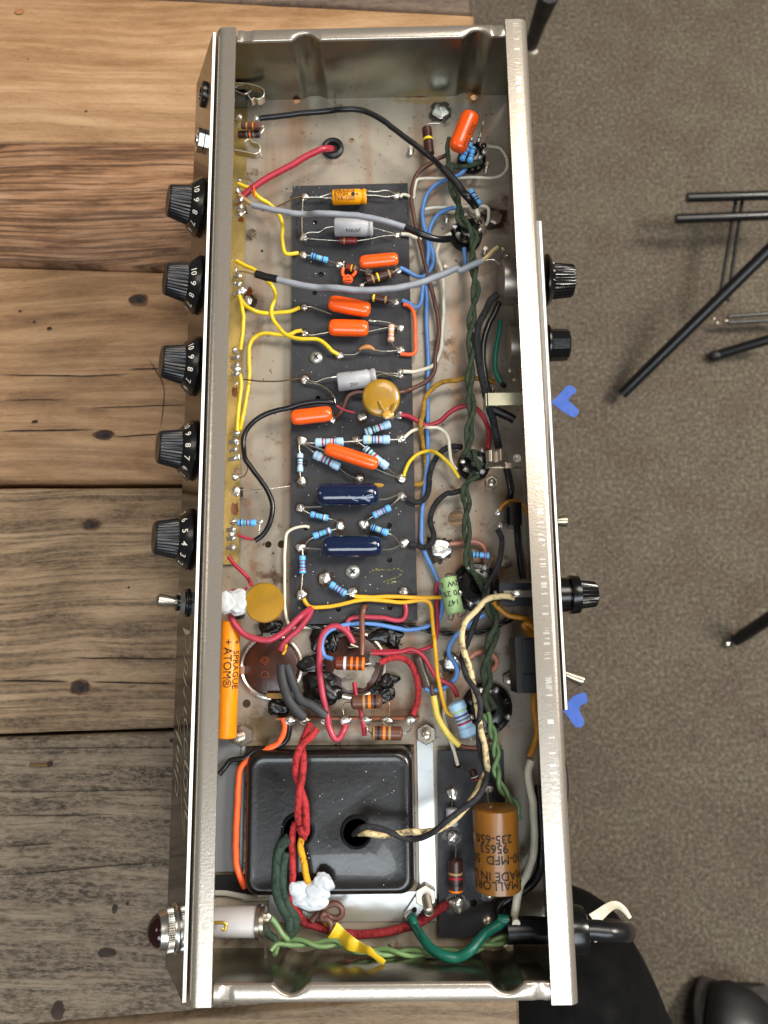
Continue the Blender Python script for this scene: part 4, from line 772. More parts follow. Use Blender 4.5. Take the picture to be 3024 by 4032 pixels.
R_('brown resistor with orange band above the terminal strip', 'N', (1102, 655), (1358, 645), 100, ((.42, 'a'), (.6, 'o'), (.78, 'k')), CB2, 1.5, False, ('N:1102,650 1050,660 1035,700 1045,755', 'N:1358,640 1410,650 1418,700 1405,790 1350,820 1230,825'), bw=.07)
R_('brown resistor with orange band below the terminal strip', 'N', (1271, 903), (1528, 908), 100, ((.06, 'a'), (.22, 'k'), (.4, 'o'), (.58, 'a')), CB2, 1.3, False, ('N:1271,910 1240,880 1230,840', 'N:1528,908 1580,890 1598,850 1590,800'), bw=.07)
R_('dark brown resistor with red and gold bands on the short board', 'P', (1229, 785), (1233, 1072), 100, ((.42, 'a'), (.55, 'r'), (.72, 'k'), (.92, 'o')), CB, .9, False, ('P:1215,620 1235,690 1230,785', 'P:1232,1072 1235,1130 1230,1180'), bw=.07)
can('small grey diode with its lower end under the cable', 'P', (1200, 378), (1205, 520), 92, GCAP, .8, None, ('P:1200,250 1200,378', 'P:1205,520 1208,600'), nm='diode')
can('ochre axial capacitor printed 50 MFD 50 on the short board', 'Q', (640, 600), (668, 1205), 308, WAX, 2.0, None, ('Q:595,470 590,520 600,600', 'Q:668,1205 660,1230 620,1245'), z2=1.9, texts=(('235-650', .5, .32, 14, -90), ('95653', .5, .43, 14, -90), ('50-MFD  50', .5, .56, 8, -90), ('MADE IN U', .5, .75, 8, -90), ('+ MALLORY', .5, .86, 4, -90)))
can('long orange capacitor with black print against the front wall', 'R', (745, 195), (705, 1155), 160, SORG, 1.15, None, (), nm='axial_capacitor', texts=(('ATOM®', .5, .4, -2, 0), ('+', .5, .185, -2, 0), ('SPRAGUE', .42, .42, -50, 0), ('+', .42, .185, -50, 0)))
# ------------------------------------------------------------------ tube sockets
def socket(f, x, y, r, lugs, lab, zt=.75, n=9):
    c = at(f, x, y, .0); q = px(f, r, .4); mb = MB(); mb.lathe(c, Vector((0, 0, 1)), [(0, q), (.25, q), (.33, q*.95), (.35, q*.8), (zt, q*.72), (zt+.02, q*.68), (zt+.02, q*.3), (zt-.35, q*.26), (zt-.35, .001)], BAKE, 36)
    o = obj('tube_socket', mb, amp, lab)
    for k in range(lugs):
        a = 2*math.pi*(k+.5)/lugs; d = Vector((math.cos(a), math.sin(a), 0)); mb = MB(); e = Vector((-d.y, d.x, 0))
        mb.box(c + d*q*.74 + Vector((0, 0, zt+.1)), e*.2, d*.06, (0, 0, .5), NICKEL); mb.blob(c + d*q*.78 + Vector((0, 0, zt+.3)), .13, SOLDER if k % 3 else TAR, k+x, .9, .35); obj('lug', mb, o)
    return o
socket('E', 605, 560, 148, 9, 'far black tube socket'); socket('E', 555, 1265, 165, 9, 'second black tube socket'); socket('L', 625, 440, 155, 9, 'middle black tube socket')
socket('M', 560, 130, 200, 8, 'large black tube socket beside the green resistor'); socket('M', 655, 1110, 200, 8, 'large black tube socket beside the large blue resistor')
# ------------------------------------------------------------------ can capacitors and sealant
for f, x, y, r, lab, sym in (('N', 452, 360, 215, 'clean brown capacitor can base with metal ring', 1), ('N', 1118, 345, 225, 'stained brown capacitor can base under sealant', 0)):
    c = at(f, x, y, .1); q = px(f, r, .1); mb = MB(); mb.lathe(c, Vector((0, 0, 1)), [(-.1, q), (.12, q), (.14, q*.97), (.1, .001)], PHEN, 48, lambda i, a: 1-.03*(math.cos(a*4) > .93)); o = obj('can_capacitor', mb, amp, lab)
    mb = MB(); mb.lathe(c, Vector((0, 0, 1)), [(-.12, q*1.12), (-.02, q*1.2), (.08, q*1.19), (.1, q*1.12), (.02, q*1.02), (-.1, q)], CHROME if sym else NICKEL, 60); obj('mounting_ring', mb, o)
    if sym:
        mb = MB()
        for k, (a, b) in enumerate(((0, 1),)):
            cc = at('N', 398, 310, .26); rr = .22
            for s_ in (1, .5): 
                P = [cc + Vector((rr*s_*math.cos(t), rr*s_*math.sin(t), 0)) for t in [math.pi/2*i+.2 for i in range(5)]]; mb.tube(P, .018, mat('moulded_edge', '9a4a22', .4), 6)
            cc = at('N', 400, 425, .26); P = [cc + Vector((.2*math.cos(t), -.12+.26*math.sin(t), 0)) for t in [math.pi*i/10 for i in range(11)]]; P.append(P[0]); mb.tube(P, .018, mat('moulded_edge', '9a4a22', .4), 6)
        obj('moulded_symbol', mb, o)
    else:
        mb = MB(); mb.patch(at('N', 1130, 440, .245), .75, mat('grey_residue', '8b857a', .6, .1, .4, 150, .5, 200), 3, .6, 30, 1.1, .8); mb.patch(at('N', 1290, 300, .246), .3, mat('grey_residue', '8b857a'), 5, .6); obj('residue', mb, o)
        for xx, yy in ((1125, 205), (1110, 450)):
            mb = MB(); mb.box(at('N', xx, yy, .5), (.5, 0, 0), (0, .06, 0), (0, 0, .5), NICKEL); obj('lug', mb, o)
for s, (f, x, y, rx, ry, h) in enumerate((('N', 860, 150, 85, 100, .5), ('N', 790, 340, 110, 60, .4), ('N', 870, 560, 165, 130, .4), ('N', 950, 150, 60, 90, .5), ('N', 1400, 480, 75, 55, .7), ('N', 1390, 590, 60, 60, .5), ('N', 1440, 130, 65, 95, .5), ('N', 455, 45, 85, 65, .9), ('N', 510, 690, 80, 65, .9), ('N', 860, 420, 60, 50, .6), ('N', 1300, 540, 60, 40, .5), ('K', 980, 1560, 150, 60, .4), ('J', 800, 1480, 60, 28, .8))):
    c = at(f, x, y, .15); mb = MB(); mb.blob(c, (px(f, rx), px(f, ry)), TAR, s*2.3, h, .5, 1.1, 4); obj('black_sealant_lump', mb, amp, smooth=180)
c = at('N', 495, 600, .3); mb = MB(); mb.box(c, (.9, 0, 0), (0, .25, 0), (0, 0, .3), mat('amber_tab', '8f6a2c', .4)); obj('ring_tab', mb, amp)
for x, y in ((210, 390), (420, 120)): mb = MB(); mb.box(at('N', x, y, .35), (.35, 0, 0), (0, .38, 0), (0, 0, .3), CHROME); obj('ring_tab', mb, amp)
c = at('J', 1045, 1358, 2.2); r = px('J', 188, 2.2); mb = MB(); mb.lathe(c, Vector((-.06, -.1, 1)), [(-.14, .001), (-.14, r*.92), (-.08, r*.98), (0, r), (.08, r*.98), (.14, r*.93), (.16, r*.6), (.17, .001)], OCH, 48); obj('ceramic_disc_capacitor', mb, amp, 'large ochre disc capacitor with white silicone at its left')
c = at('J', 790, 1352, 2.15); mb = MB(); mb.blob(c, (px('J', 110), px('J', 112)), GOOP, 4, .3, .35, 1.1, 4); mb.blob(c + Vector((-.5, 0, .1)), (px('J', 90), px('J', 90)), GOOP, 7, .3, .35, 1.1, 4); obj('silicone_blob', mb, amp, 'white silicone smear between the ochre disc and the wall', smooth=180)
# ------------------------------------------------------------------ terminal strip
a, b = at('N', 500, 782, .3), at('N', 1659, 778, .3); mb = MB(); mb.box((a+b)/2 + Vector((0, 0, .1)), b-a, (0, .1, 0), (0, 0, .8), mat('rusty_phenolic', '7a4426', .5, 0, .3, 60, .3, 100)); ts = obj('terminal_strip', mb, amp, 'long brown terminal strip with soldered lugs')
for x in (610, 730, 900, 1060, 1225, 1400, 1590):
    c = at('N', x, 800, .85); mb = MB(); mb.lathe(c, Vector((0, -.3, 1)), [(-.3, .08), (0, .2), (.06, .24), (.02, .14), (-.2, .1)], NICKEL, 16); mb.blob(c, (.24, .13), SOLDER if x != 730 else NICKEL, x*.1, .6, .4); obj('lug', mb, ts)
# ------------------------------------------------------------------ transformer
BELL = mat('pitted_black_enamel', '120f0e', .3, 0, .4, 45, .12, 500, coat=.35)
c0, c1 = at('N', 240, 1050, 1.2), at('P', 905, 1105, 1.2)
def rrect(x0, y0, x1, y1, r, n=8):
    out = []
    for cx, cy, a0 in ((x1-r, y0-r, 0), (x0+r, y0-r, 90), (x0+r, y1+r, 180), (x1-r, y1+r, 270)):
        for i in range(n+1): a = math.radians(a0+90*i/n); out.append((cx+r*math.cos(a), cy+r*math.sin(a)))
    return out
tr = MB(); rings = [(-.03, -.0, .6), (-.03, .2, .6), (-.01, .8, .62), (.03, 1.0, .64), (.1, 1.16, .64), (.2, 1.27, .6), (.32, 1.31, .5), (.42, 1.28, .45)]
vs = []; k = None
for ins, z, r in rings:
    R = rrect(c0.x+ins, c0.y-ins, c1.x-ins, c1.y+ins, r); k = len(R); vs += [(x, y, z-.15) for x, y in R]
fs = [[i*k+j, i*k+(j+1) % k, (i+1)*k+(j+1) % k, (i+1)*k+j] for i in range(len(rings)-1) for j in range(k)]
# dished top: grid fill so that the surface can undulate
tr.add(vs, fs, BELL); cx, cy = (c0.x+c1.x)/2, (c0.y+c1.y)/2; hx, hy = (c1.x-c0.x)/2-.42, (c0.y-c1.y)/2-.25
last = vs[-k:]; G = 14; o_ = len(tr.v); prev = [len(tr.v)-k+j for j in range(k)]; mi = tr.mi(BELL)
for g in range(1, G+1):
    s = 1-g/G; cur = []
    for j in range(k):
        x = cx + (last[j][0]-cx)*s; y = cy + (last[j][1]-cy)*s
        e = min(1, g/3); z = 1.13 - .02*e + .09*noise.noise(Vector((x*.45, y*.45, 0))) + (.10 if abs(y-cy) < hy*.15 else 0)*0
        tr.v.append(Vector((x, y, z))); cur.append(len(tr.v)-1)
    for j in range(k): tr.f.append([prev[j], prev[(j+1) % k], cur[(j+1) % k], cur[j]]); tr.m.append(mi)
    prev = cur
trf = obj('transformer_cover', tr, amp, 'black pitted transformer end cover with two wire holes', smooth=50)
for f, x, y, r in (('O', 1290, 560, 118), ('P', 420, 578, 112)):
    c = at(f, x, y, 1.22); q = px(f, r, 1.2); mb = MB(); mb.lathe(c, Vector((0, 0, 1)), [(-.05, q*1.12), (.04, q*1.08), (.09, q), (.04, q*.9), (-.02, q*.86)], mat('dark_grommet_rim', '20232a', .3, .3), 40); mb.lathe(c, Vector((0, 0, 1)), [(.012, q*.88), (.012, .001)], DARKHOLE, 30); obj('wire_hole', mb, trf)
ZINC = mat('bright_zinc_bracket', 'd5d8d8', .3, .8, .08, 60, .1, 200)
mb = MB(); a = at('P', 920, 0, .12); b = at('P', 1080, 1400, .12); t = at('N', 1640, 890, .12); bb = at('P', 300, 1305, .12)
mb.prism([(a.x, t.y), (b.x, t.y), (b.x, bb.y), (a.x-.0, bb.y)], .005, .13, ZINC)
l = at('O', 1060, 1100, .12); mb.prism([(l.x, c1.y-.1), (a.x, c1.y-.1), (a.x, bb.y), (l.x, bb.y)], .006, .129, ZINC); obj('transformer_bracket', mb, amp, 'bright zinc bracket strips around the transformer')
GPL = mat('grey_painted_plate', '74777a', .45, .3, .1, 30); a = at('O', 640, 0, .3); b = at('O', 800, 895, .3); tt = at('R', 700, 1150, .3)
mb = MB(); mb.box(((a.x+b.x)/2-.6, (tt.y+b.y)/2, .25), (b.x-a.x+1.2, 0, 0), (0, tt.y-b.y, 0), (0, 0, .1), GPL); mb.tube([Vector((b.x+.1, tt.y, .2)), Vector((b.x+.1, b.y, .2))], .14, GPL, 12); obj('grey_side_plate', mb, amp, 'grey plate between the front wall and the transformer')
mb = MB(); c = at('O', 740, 1010, .2); mb.box(c - Vector((.4, 0, 0)), (3.2, 0, 0), (0, .9, 0), (0, 0, .12), mat('dark_slate_plate', '15171c', .4, .2)); obj('dark_side_plate', mb, amp)
mb = MB(); P = crom(path('O:600,1070,.3 700,1072 800,1090 900,1105 960,1100', .3), .1); mb.tube(P, .12, mat('pale_lip', 'b5b4ae', .4, .5), 8, flat=.5); obj('pale_lip', mb, amp)
c = at('P', 895, 1205, .3); mb = MB(); mb.box(c, Vector((.55, .75, 0)), Vector((-.45, .33, 0)), (0, 0, .06), ZINC); mb.lathe(c + Vector((0, 0, .035)), Vector((0, 0, 1)), [(0, .12), (.001, .001)], DARKHOLE, 12); obj('ground_lug', mb, amp, 'zinc solder lug under the near nut')
solder('P', 850, 1265, 30, .4, flux=0)
# what the chassis stands on: transformer core, second transformer, capacitor cans and tubes on its underside
mb = MB(); mb.box(((c0.x+c1.x)/2, (c0.y+c1.y)/2, -2.1), (c1.x-c0.x-.1, 0, 0), (0, c0.y-c1.y-.1, 0), (0, 0, 3.6), mat('laminated_core', '2a2725', .5, .5)); mb.box(((c0.x+c1.x)/2, (c0.y+c1.y)/2, -5.93), (c1.x-c0.x-.8, 0, 0), (0, c0.y-c1.y-.8, 0), (0, 0, 4.04), BELL); obj('transformer_core', mb, amp)
mb = MB(); mb.box((0, 11.6, -2.1), (4.6, 0, 0), (0, 5, 0), (0, 0, 3.9), mat('laminated_core', '2a2725')); mb.box((0, 11.6, -6.0), (3.4, 0, 0), (0, 3.8, 0), (0, 0, 3.9), BELL); obj('output_transformer', mb, amp)
for f, x, y in (('N', 452, 360), ('N', 1118, 345)):
    mb = MB(); mb.lathe(at(f, x, y, -.13), Vector((0, 0, -1)), [(0, 1.3), (6.6, 1.3), (6.8, 1.1), (6.8, .001)], NICKEL, 32); obj('capacitor_can', mb, amp)
for f, x, y, q in (('E', 605, 560, .95), ('E', 555, 1265, .95), ('L', 625, 440, .95), ('M', 560, 130, 1.35), ('M', 655, 1110, 1.35)):
    mb = MB(); mb.lathe(at(f, x, y, -.13), Vector((0, 0, -1)), [(0, q), (1.2, q), (1.3, q*.9), (5.6, q*.9), (6.2, q*.5), (6.4, .001)], mat('dark_tube_glass', '1c1d20', .08, 0, .1, 50, coat=.6), 28); obj('vacuum_tube', mb, amp)
# ------------------------------------------------------------------ lamp holder
a = at('O', 610, 1305, 1.9); b = at('O', 955, 1305, 1.9); mb = MB(); r = px('O', 216, 1.9)/2; ax = (b-a).normalized(); mb.lathe(a, ax, [(0, r*.3), (0, r*.97), (.03, r), ((b-a).length, r), ((b-a).length, r*.8), ((b-a).length, .001)], mat('matte_white_metal_sleeve', 'c9c5c4', .5, .2, .08, 60, .2, 200), 36)
lh = obj('lamp_holder', mb, amp, 'pale cylindrical lamp holder beside the front wall'); mb = MB(); mb.lathe(b, ax, [(0.0, r*.5), (.02, r*1.1), (.2, r*1.12), (.2, r*.9), (.24, r*.9), (.24, r*1.0), (.36, r*.98), (.38, .001)], NICKEL, 30); obj('end_nut', mb, lh)
mb = MB(); P = crom(path('O:600,1315,3.02 650,1312 690,1315 705,1330 703,1355 690,1370 672,1362', 3.02), .05); mb.tube(P, px('O', 26, 3)/2, mat('brass_hook', 'c2a046', .3, .7), 10, flat=.7); obj('brass_hook', mb, lh)
mb = MB(); c = at('O', 1033, 1500, 1.2); mb.box(c, (.12, 0, 0), (0, 1.1, 0), (0, 0, .3), NICKEL); mb.blob(at('O', 1035, 1270, 1.8), .22, NICKEL, 3); obj('solder_tab', mb, lh)
# ------------------------------------------------------------------ rear wall parts
def xcyl(nm, lab, f, x0, x1, y, prof, m, z=2.0, n=40, rf=None, d=(1, 0, 0)):
    a = at(f, x0, y, z); b = at(f, x1, y, z); mb = MB(); mb.lathe(a, Vector(d), [(p[0]*(b-a).length,) + tuple(p[1:]) for p in prof], m, n, rf); return obj(nm, mb, amp, lab)
PM = mat('worn_pot_can', 'a39b90', .35, .85, .2, 40, .1)
xcyl('rear_potentiometer', 'large round metal potentiometer can at the rear wall', 'G', 880, 1130, 265, [(0, .001), (0, 1.0), (.04, 1.1), (.5, 1.13), (.52, 1.0), (1, 1.0)], PM, 2.3, 48)
xcyl('rear_potentiometer', 'smaller potentiometer can deep by the rear wall', 'G', 945, 1130, 850, [(0, .001), (0, .85), (.05, .93), (.5, .95), (1, .95)], PM, 2.0, 48)
mb = MB(); P = [at('E', 1222, 1240, 3.0), at('M', 1290, 1112, 3.0)]; x = 7.66
mb.box((7.72, (P[0].y+P[1].y)/2, 2.7), (.1, 0, 0), (0, P[0].y-P[1].y, 0), (0, 0, 3.0), MPANEL); mb.box((7.83, (P[0].y+P[1].y)/2, 2.71), (.1, 0, 0), (0, P[0].y-P[1].y-.05, 0), (0, 0, 3.0), WHITEP); mb.box((7.9, (P[0].y+P[1].y)/2, 2.7), (.03, 0, 0), (0, P[0].y-P[1].y-.04, 0), (0, 0, 2.96), MPANEL); obj('rear_panel', mb, amp, 'laminated rear panel strip with white core')
def xl(y, x0=7.9): return Vector((x0, y, 2.2))
def ypos(f, x, y, z=2.2): return at(f, x, y, z).y
y = ypos('G', 1330, 255); mb = MB(); mb.lathe(xl(y), Vector((1, 0, 0)), [(0, .3), (.35, .3), (.35, .9), (.42, 1.28), (.5, 1.3), (.6, 1.2), (.78, .98)], BAKE, 48); ob = obj('speed_knob', mb, amp, 'black fluted knob with numbered skirt on the rear')
mb = MB(); mb.lathe(xl(y), Vector((1, 0, 0)), [(.76, .9), (.8, .88), (1.75, .8), (1.82, .74), (1.82, .001)], BAKE, 160, flute(32, .06, 0, 2)); obj('grip', mb, ob)
mb = MB(); 
for k, th in ((2, -.02), (1, -.42), (3, .4)):
    rr = 1.1; cc = xl(y) + Vector((.69, -rr*math.sin(-th), rr*math.cos(th)))
    text(mb, str(k), .24, NUM, lambda a_, b_: cc + Vector((b_*.5, -a_, .02 + b_*-.6)), .004)
obj('numerals', mb, ob)
y = ypos('G', 1335, 850); mb = MB(); mb.lathe(xl(y), Vector((1, 0, 0)), [(0, .3), (.3, .3), (.3, .75), (.36, .98), (.44, .98), (.52, .82)], BAKE, 40); ob = obj('small_knob', mb, amp, 'small black faceted knob on the rear')
mb = MB(); mb.lathe(xl(y), Vector((1, 0, 0)), [(.5, .8), (.65, .78), (1.35, .76), (1.42, .7), (1.42, .001)], BAKE, 10); obj('grip', mb, ob)
def toggle(f, x0, x1, yy, lab, dy=0, L=1.15):
    y = ypos(f, x0, yy); mb = MB(); o = xl(y, 7.88); d = Vector((1, dy, 0)).normalized(); mb.lathe(o, Vector((1, 0, 0)), [(0, .4), (.08, .38), (.1, .2)], NICKEL, 20); mb.lathe(o, d, [(0, .14), (.15, .15), (L-.2, .28), (L-.06, .26), (L, .14), (L, .001)], mat('satin_nickel_lever', 'a89d8a', .28, .9, .1, 60), 24); return obj('toggle_lever', mb, amp, lab)
toggle('L', 1380, 1540, 953, 'straight conical toggle lever on the rear', 0, .95); toggle('M', 1300, 1480, 800, 'long toggle lever leaning toward the near end', -.42, 1.35)
y = ypos('M', 1300, 190); mb = MB(); o = xl(y, 7.88); mb.lathe(o, Vector((1, 0, 0)), [(0, .8), (.7, .78), (.75, .72), (.78, .72), (.8, .85), (.86, .88), (1.22, .86), (1.25, .8)], BAKE, 40); fh = obj('fuse_holder', mb, amp, 'black fuse holder with ribbed cap on the rear')
mb = MB(); mb.lathe(o, Vector((1, 0, 0)), [(1.22, .7), (1.3, .66), (1.98, .58), (2.05, .5), (2.05, .001)], BAKE, 120, flute(20, .13, 0, 2)); obj('cap', mb, fh)
a = at('M', 785, 190, 2.2); b = at('M', 1030, 190, 2.2); mb = MB(); c = (a+b)/2
mb.box(c + Vector((.1, 0, 0)), (b.x-a.x+.6, 0, 0), (0, 1.0, 0), (0, 0, 1.0), mat('slate_black_plastic', '1a1d26', .3)); obj('fuse_body', mb, fh); mb = MB(); mb.box(c + Vector((0, 0, .53)), (1.4, 0, 0), (0, .3, 0), (0, 0, .05), NICKEL); mb.blob(c + Vector((-.1, .05, .6)), (.26, .16), SOLDER, 3, .7); obj('lug', mb, fh)
a = at('M', 960, 760, 2.0); mb = MB(); mb.box(a + Vector((.15, 0, 0)), (1.3, 0, 0), (0, 2.4, 0), (0, 0, 1.8), mat('matte_black_switch', '121213', .5)); 
for q in (-.75, .75): mb.box(a + Vector((.05, q, .93)), (.5, 0, 0), (0, .7, 0), (0, 0, .1), mat('matte_black_switch', '121213'))
obj('switch_body', mb, amp, 'black box-shaped switch body inside the rear wall')
a = at('L', 1000, 905, 1.8); mb = MB(); mb.box(a, (.55, 0, 0), (0, 1.05, 0), (0, 0, 1.4), BAKE); mb.box(a - Vector((.35, 0, .2)), (.3, 0, 0), (0, .8, 0), (0, 0, .8), BAKE); sw = obj('switch_body', mb, amp, 'small black switch body inside the rear wall')
for x, y in ((850, 870), (880, 1000)): solder('L', x, y, 32, 1.6, flux=0, par=None, h=.9)
y = ypos('Q', 1190, 400); mb = MB(); mb.lathe(Vector((7.6, y, 2.0)), Vector((1, 0, 0)), [(0, 1.35), (.3, 1.32), (.42, 1.1), (.42, .3), (.35, .001)], mat('dark_outlet_plastic', '1c1c1f', .4), 48, lambda i, a: 1); obj('rear_outlet', mb, amp, 'dark round socket protruding from the rear wall')
for f, x, y, in (('G', 1335, 1350), ('L', 1365, 280)): 
    mb = MB(); mb.lathe(Vector((7.9, ypos(f, x, y, 3.2), 3.2)), Vector((1, 0, 0)), [(0, .45), (.12, .4), (.2, .25), (.2, .001)], mat('tan_jack_nut', '9b8468', .35, .6, .3, 100), 24); obj('rear_jack', mb, amp)
# clips and tabs by the rear wall
CLIP = mat('cream_clip', 'b0ad93', .4, .4, .08, 40)
mb = MB()
def band(P, w_, m, t=.04):
    vs = []
    for p in P: vs += [p + Vector((0, 0, w_/2)), p - Vector((0, 0, w_/2))]
    n = len(P); mb.add(vs, [[2*i, 2*i+1, 2*i+3, 2*i+2] for i in range(n-1)], m)
a = at('G', 740, 1300, 3.0); b = at('G', 1090, 1290, 3.0); h = px('G', 125, 3)
prof = [(b.x, -.0), (a.x+.25, 0), (a.x+.06, .02), (a.x, .12)]
mb.box(Vector(((a.x+b.x)/2+.05, a.y-h/2, 3.0)), (b.x-a.x-.1, 0, 0), (0, h, 0), (0, 0, .05), CLIP); mb.box(Vector((a.x+.02, a.y-h/2, 2.5)), (.05, 0, 0), (0, h, 0), (0, 0, 1.0), CLIP); obj('cable_clip', mb, amp, 'cream band clip over the black cables')
mb = MB(); P = crom([at('L', 740, 300, 2.6), at('L', 790, 290, 2.75), at('L', 840, 300, 2.6), at('L', 880, 280, 2.75), at('L', 930, 300, 2.6), at('L', 975, 400, 2.5)], .06)
h = px('L', 110, 2.6); vs = []
for p in P[:int(len(P)*.8)]: vs += [p, p + Vector((0, -h, 0))]
mb.add(vs, [[2*i, 2*i+1, 2*i+3, 2*i+2] for i in range(len(vs)//2-1)], NICKEL); mb.prism([(q.x, q.y) for q in (at('L', 745, 425, 2.2), at('L', 800, 395, 2.2), at('L', 900, 385, 2.2), at('L', 990, 420, 2.2), at('L', 1100, 460, 2.2), at('L', 800, 458, 2.2), at('L', 755, 450, 2.2))], 2.1, 2.2, NICKEL); obj('metal_clip', mb, amp, 'bent steel jack clip by the rear wall')
mb = MB(); mb.lathe(at('L', 1035, 370, 2.0), Vector((-.3, 0, 1)), [(0, .2), (.08, .2), (.08, .1), (-.1, .08), (-.1, .001)], CHROME, 20); obj('rivet', mb, amp)
for f, x, y in (('G', 800, 1275), ('G', 830, 1425), ('E', 900, 1375), ('E', 930, 1440), ('G', 970, 1090), ('G', 1000, 1180), ('G', 905, 1225)):
    solder(f, x, y, 28, 1.6, flux=0, m=NICKEL if y != 1225 else TAR, h=.9)
mb = MB(); P = path('G:800,1450,1.6 850,1470 960,1520 1010,1550', 1.6); mb.tube(crom(P, .08), .22, BLACKP, 10); obj('sleeved_lead', mb, amp)
# tape
TAPE = mat('blue_masking_tape', '3b5cab', .75, 0, .08, 150, .2, 600)
def tape(s, lab, z=2.6):
    P = path(s, z); mb = MB(); mb.prism([(p.x, p.y) for p in P][::-1], z-.02, z+.015, TAPE)
    for v in mb.v: v.z += .06*math.sin(v.x*2.2)
    return obj('masking_tape', mb, None, lab, cat='tape', group='blue tape pieces')
tape('V:234,393 280,350 322,303 342,304 366,320 371,338 348,355 328,378 333,392 360,414 386,440 380,460 362,477 340,471 300,446 262,414', 'blue masking tape chevron beside the two rear knobs, farther from the power cord')
tape('V:296,2064 330,2022 356,1992 395,1976 420,1973 433,2012 427,2027 398,2042 386,2058 394,2085 410,2116 416,2142 398,2161 368,2163 345,2130 322,2096', 'blue masking tape chevron just below the leaning toggle lever')
# power cord
wire('thick black power cord outside the rear wall', BLK, 232, 'c:700,1010,1.6 850,1015 1000,1020 1150,1030 1290,1040,1.2 1340,1045,.2 1350,1040,-1.2 1330,1020,-3 1200,990,-4.5 1000,960,-5.5 700,900,-6 300,850,-6.5', 1.6, 'power_cord', 24)
mb = MB(); c = at('c', 690, 1010, 1.6); mb.lathe(c, Vector((1, 0, 0)), [(-.3, 1.0), (.2, .98), (.42, .9), (.45, .8), (.5, .66), (.5, .001)], BAKE, 32, lambda i, a: 1-.04*(math.cos(a*2) > .8)); obj('strain_relief', mb, amp, 'black strain relief bushing')
wire('black cord jacket inside the near rear corner', mat('satin_black_jacket', '0d1016', .32), 170, 'Q:730,1500,1.5 820,1495 950,1500 1080,1500', 1.5, 'cord_jacket', 20)
mb = MB(); P = crom(path('c:920,880,-3 1000,820 1100,740 1180,695 1250,700 1330,760 1400,860'), .1); r = .2
mb.tube(P, [.32-.24*i/len(P)*1.0 for i in range(len(P))], WHT, 10, flat=.25); obj('cable_tie_end', mb, amp, 'cream tie tail curling behind the power cord')
wire('cream tie tail tip below the cord', WHT, 60, 'c:925,1090,.6 955,1140 985,1100', .6, 'cable_tie_end')
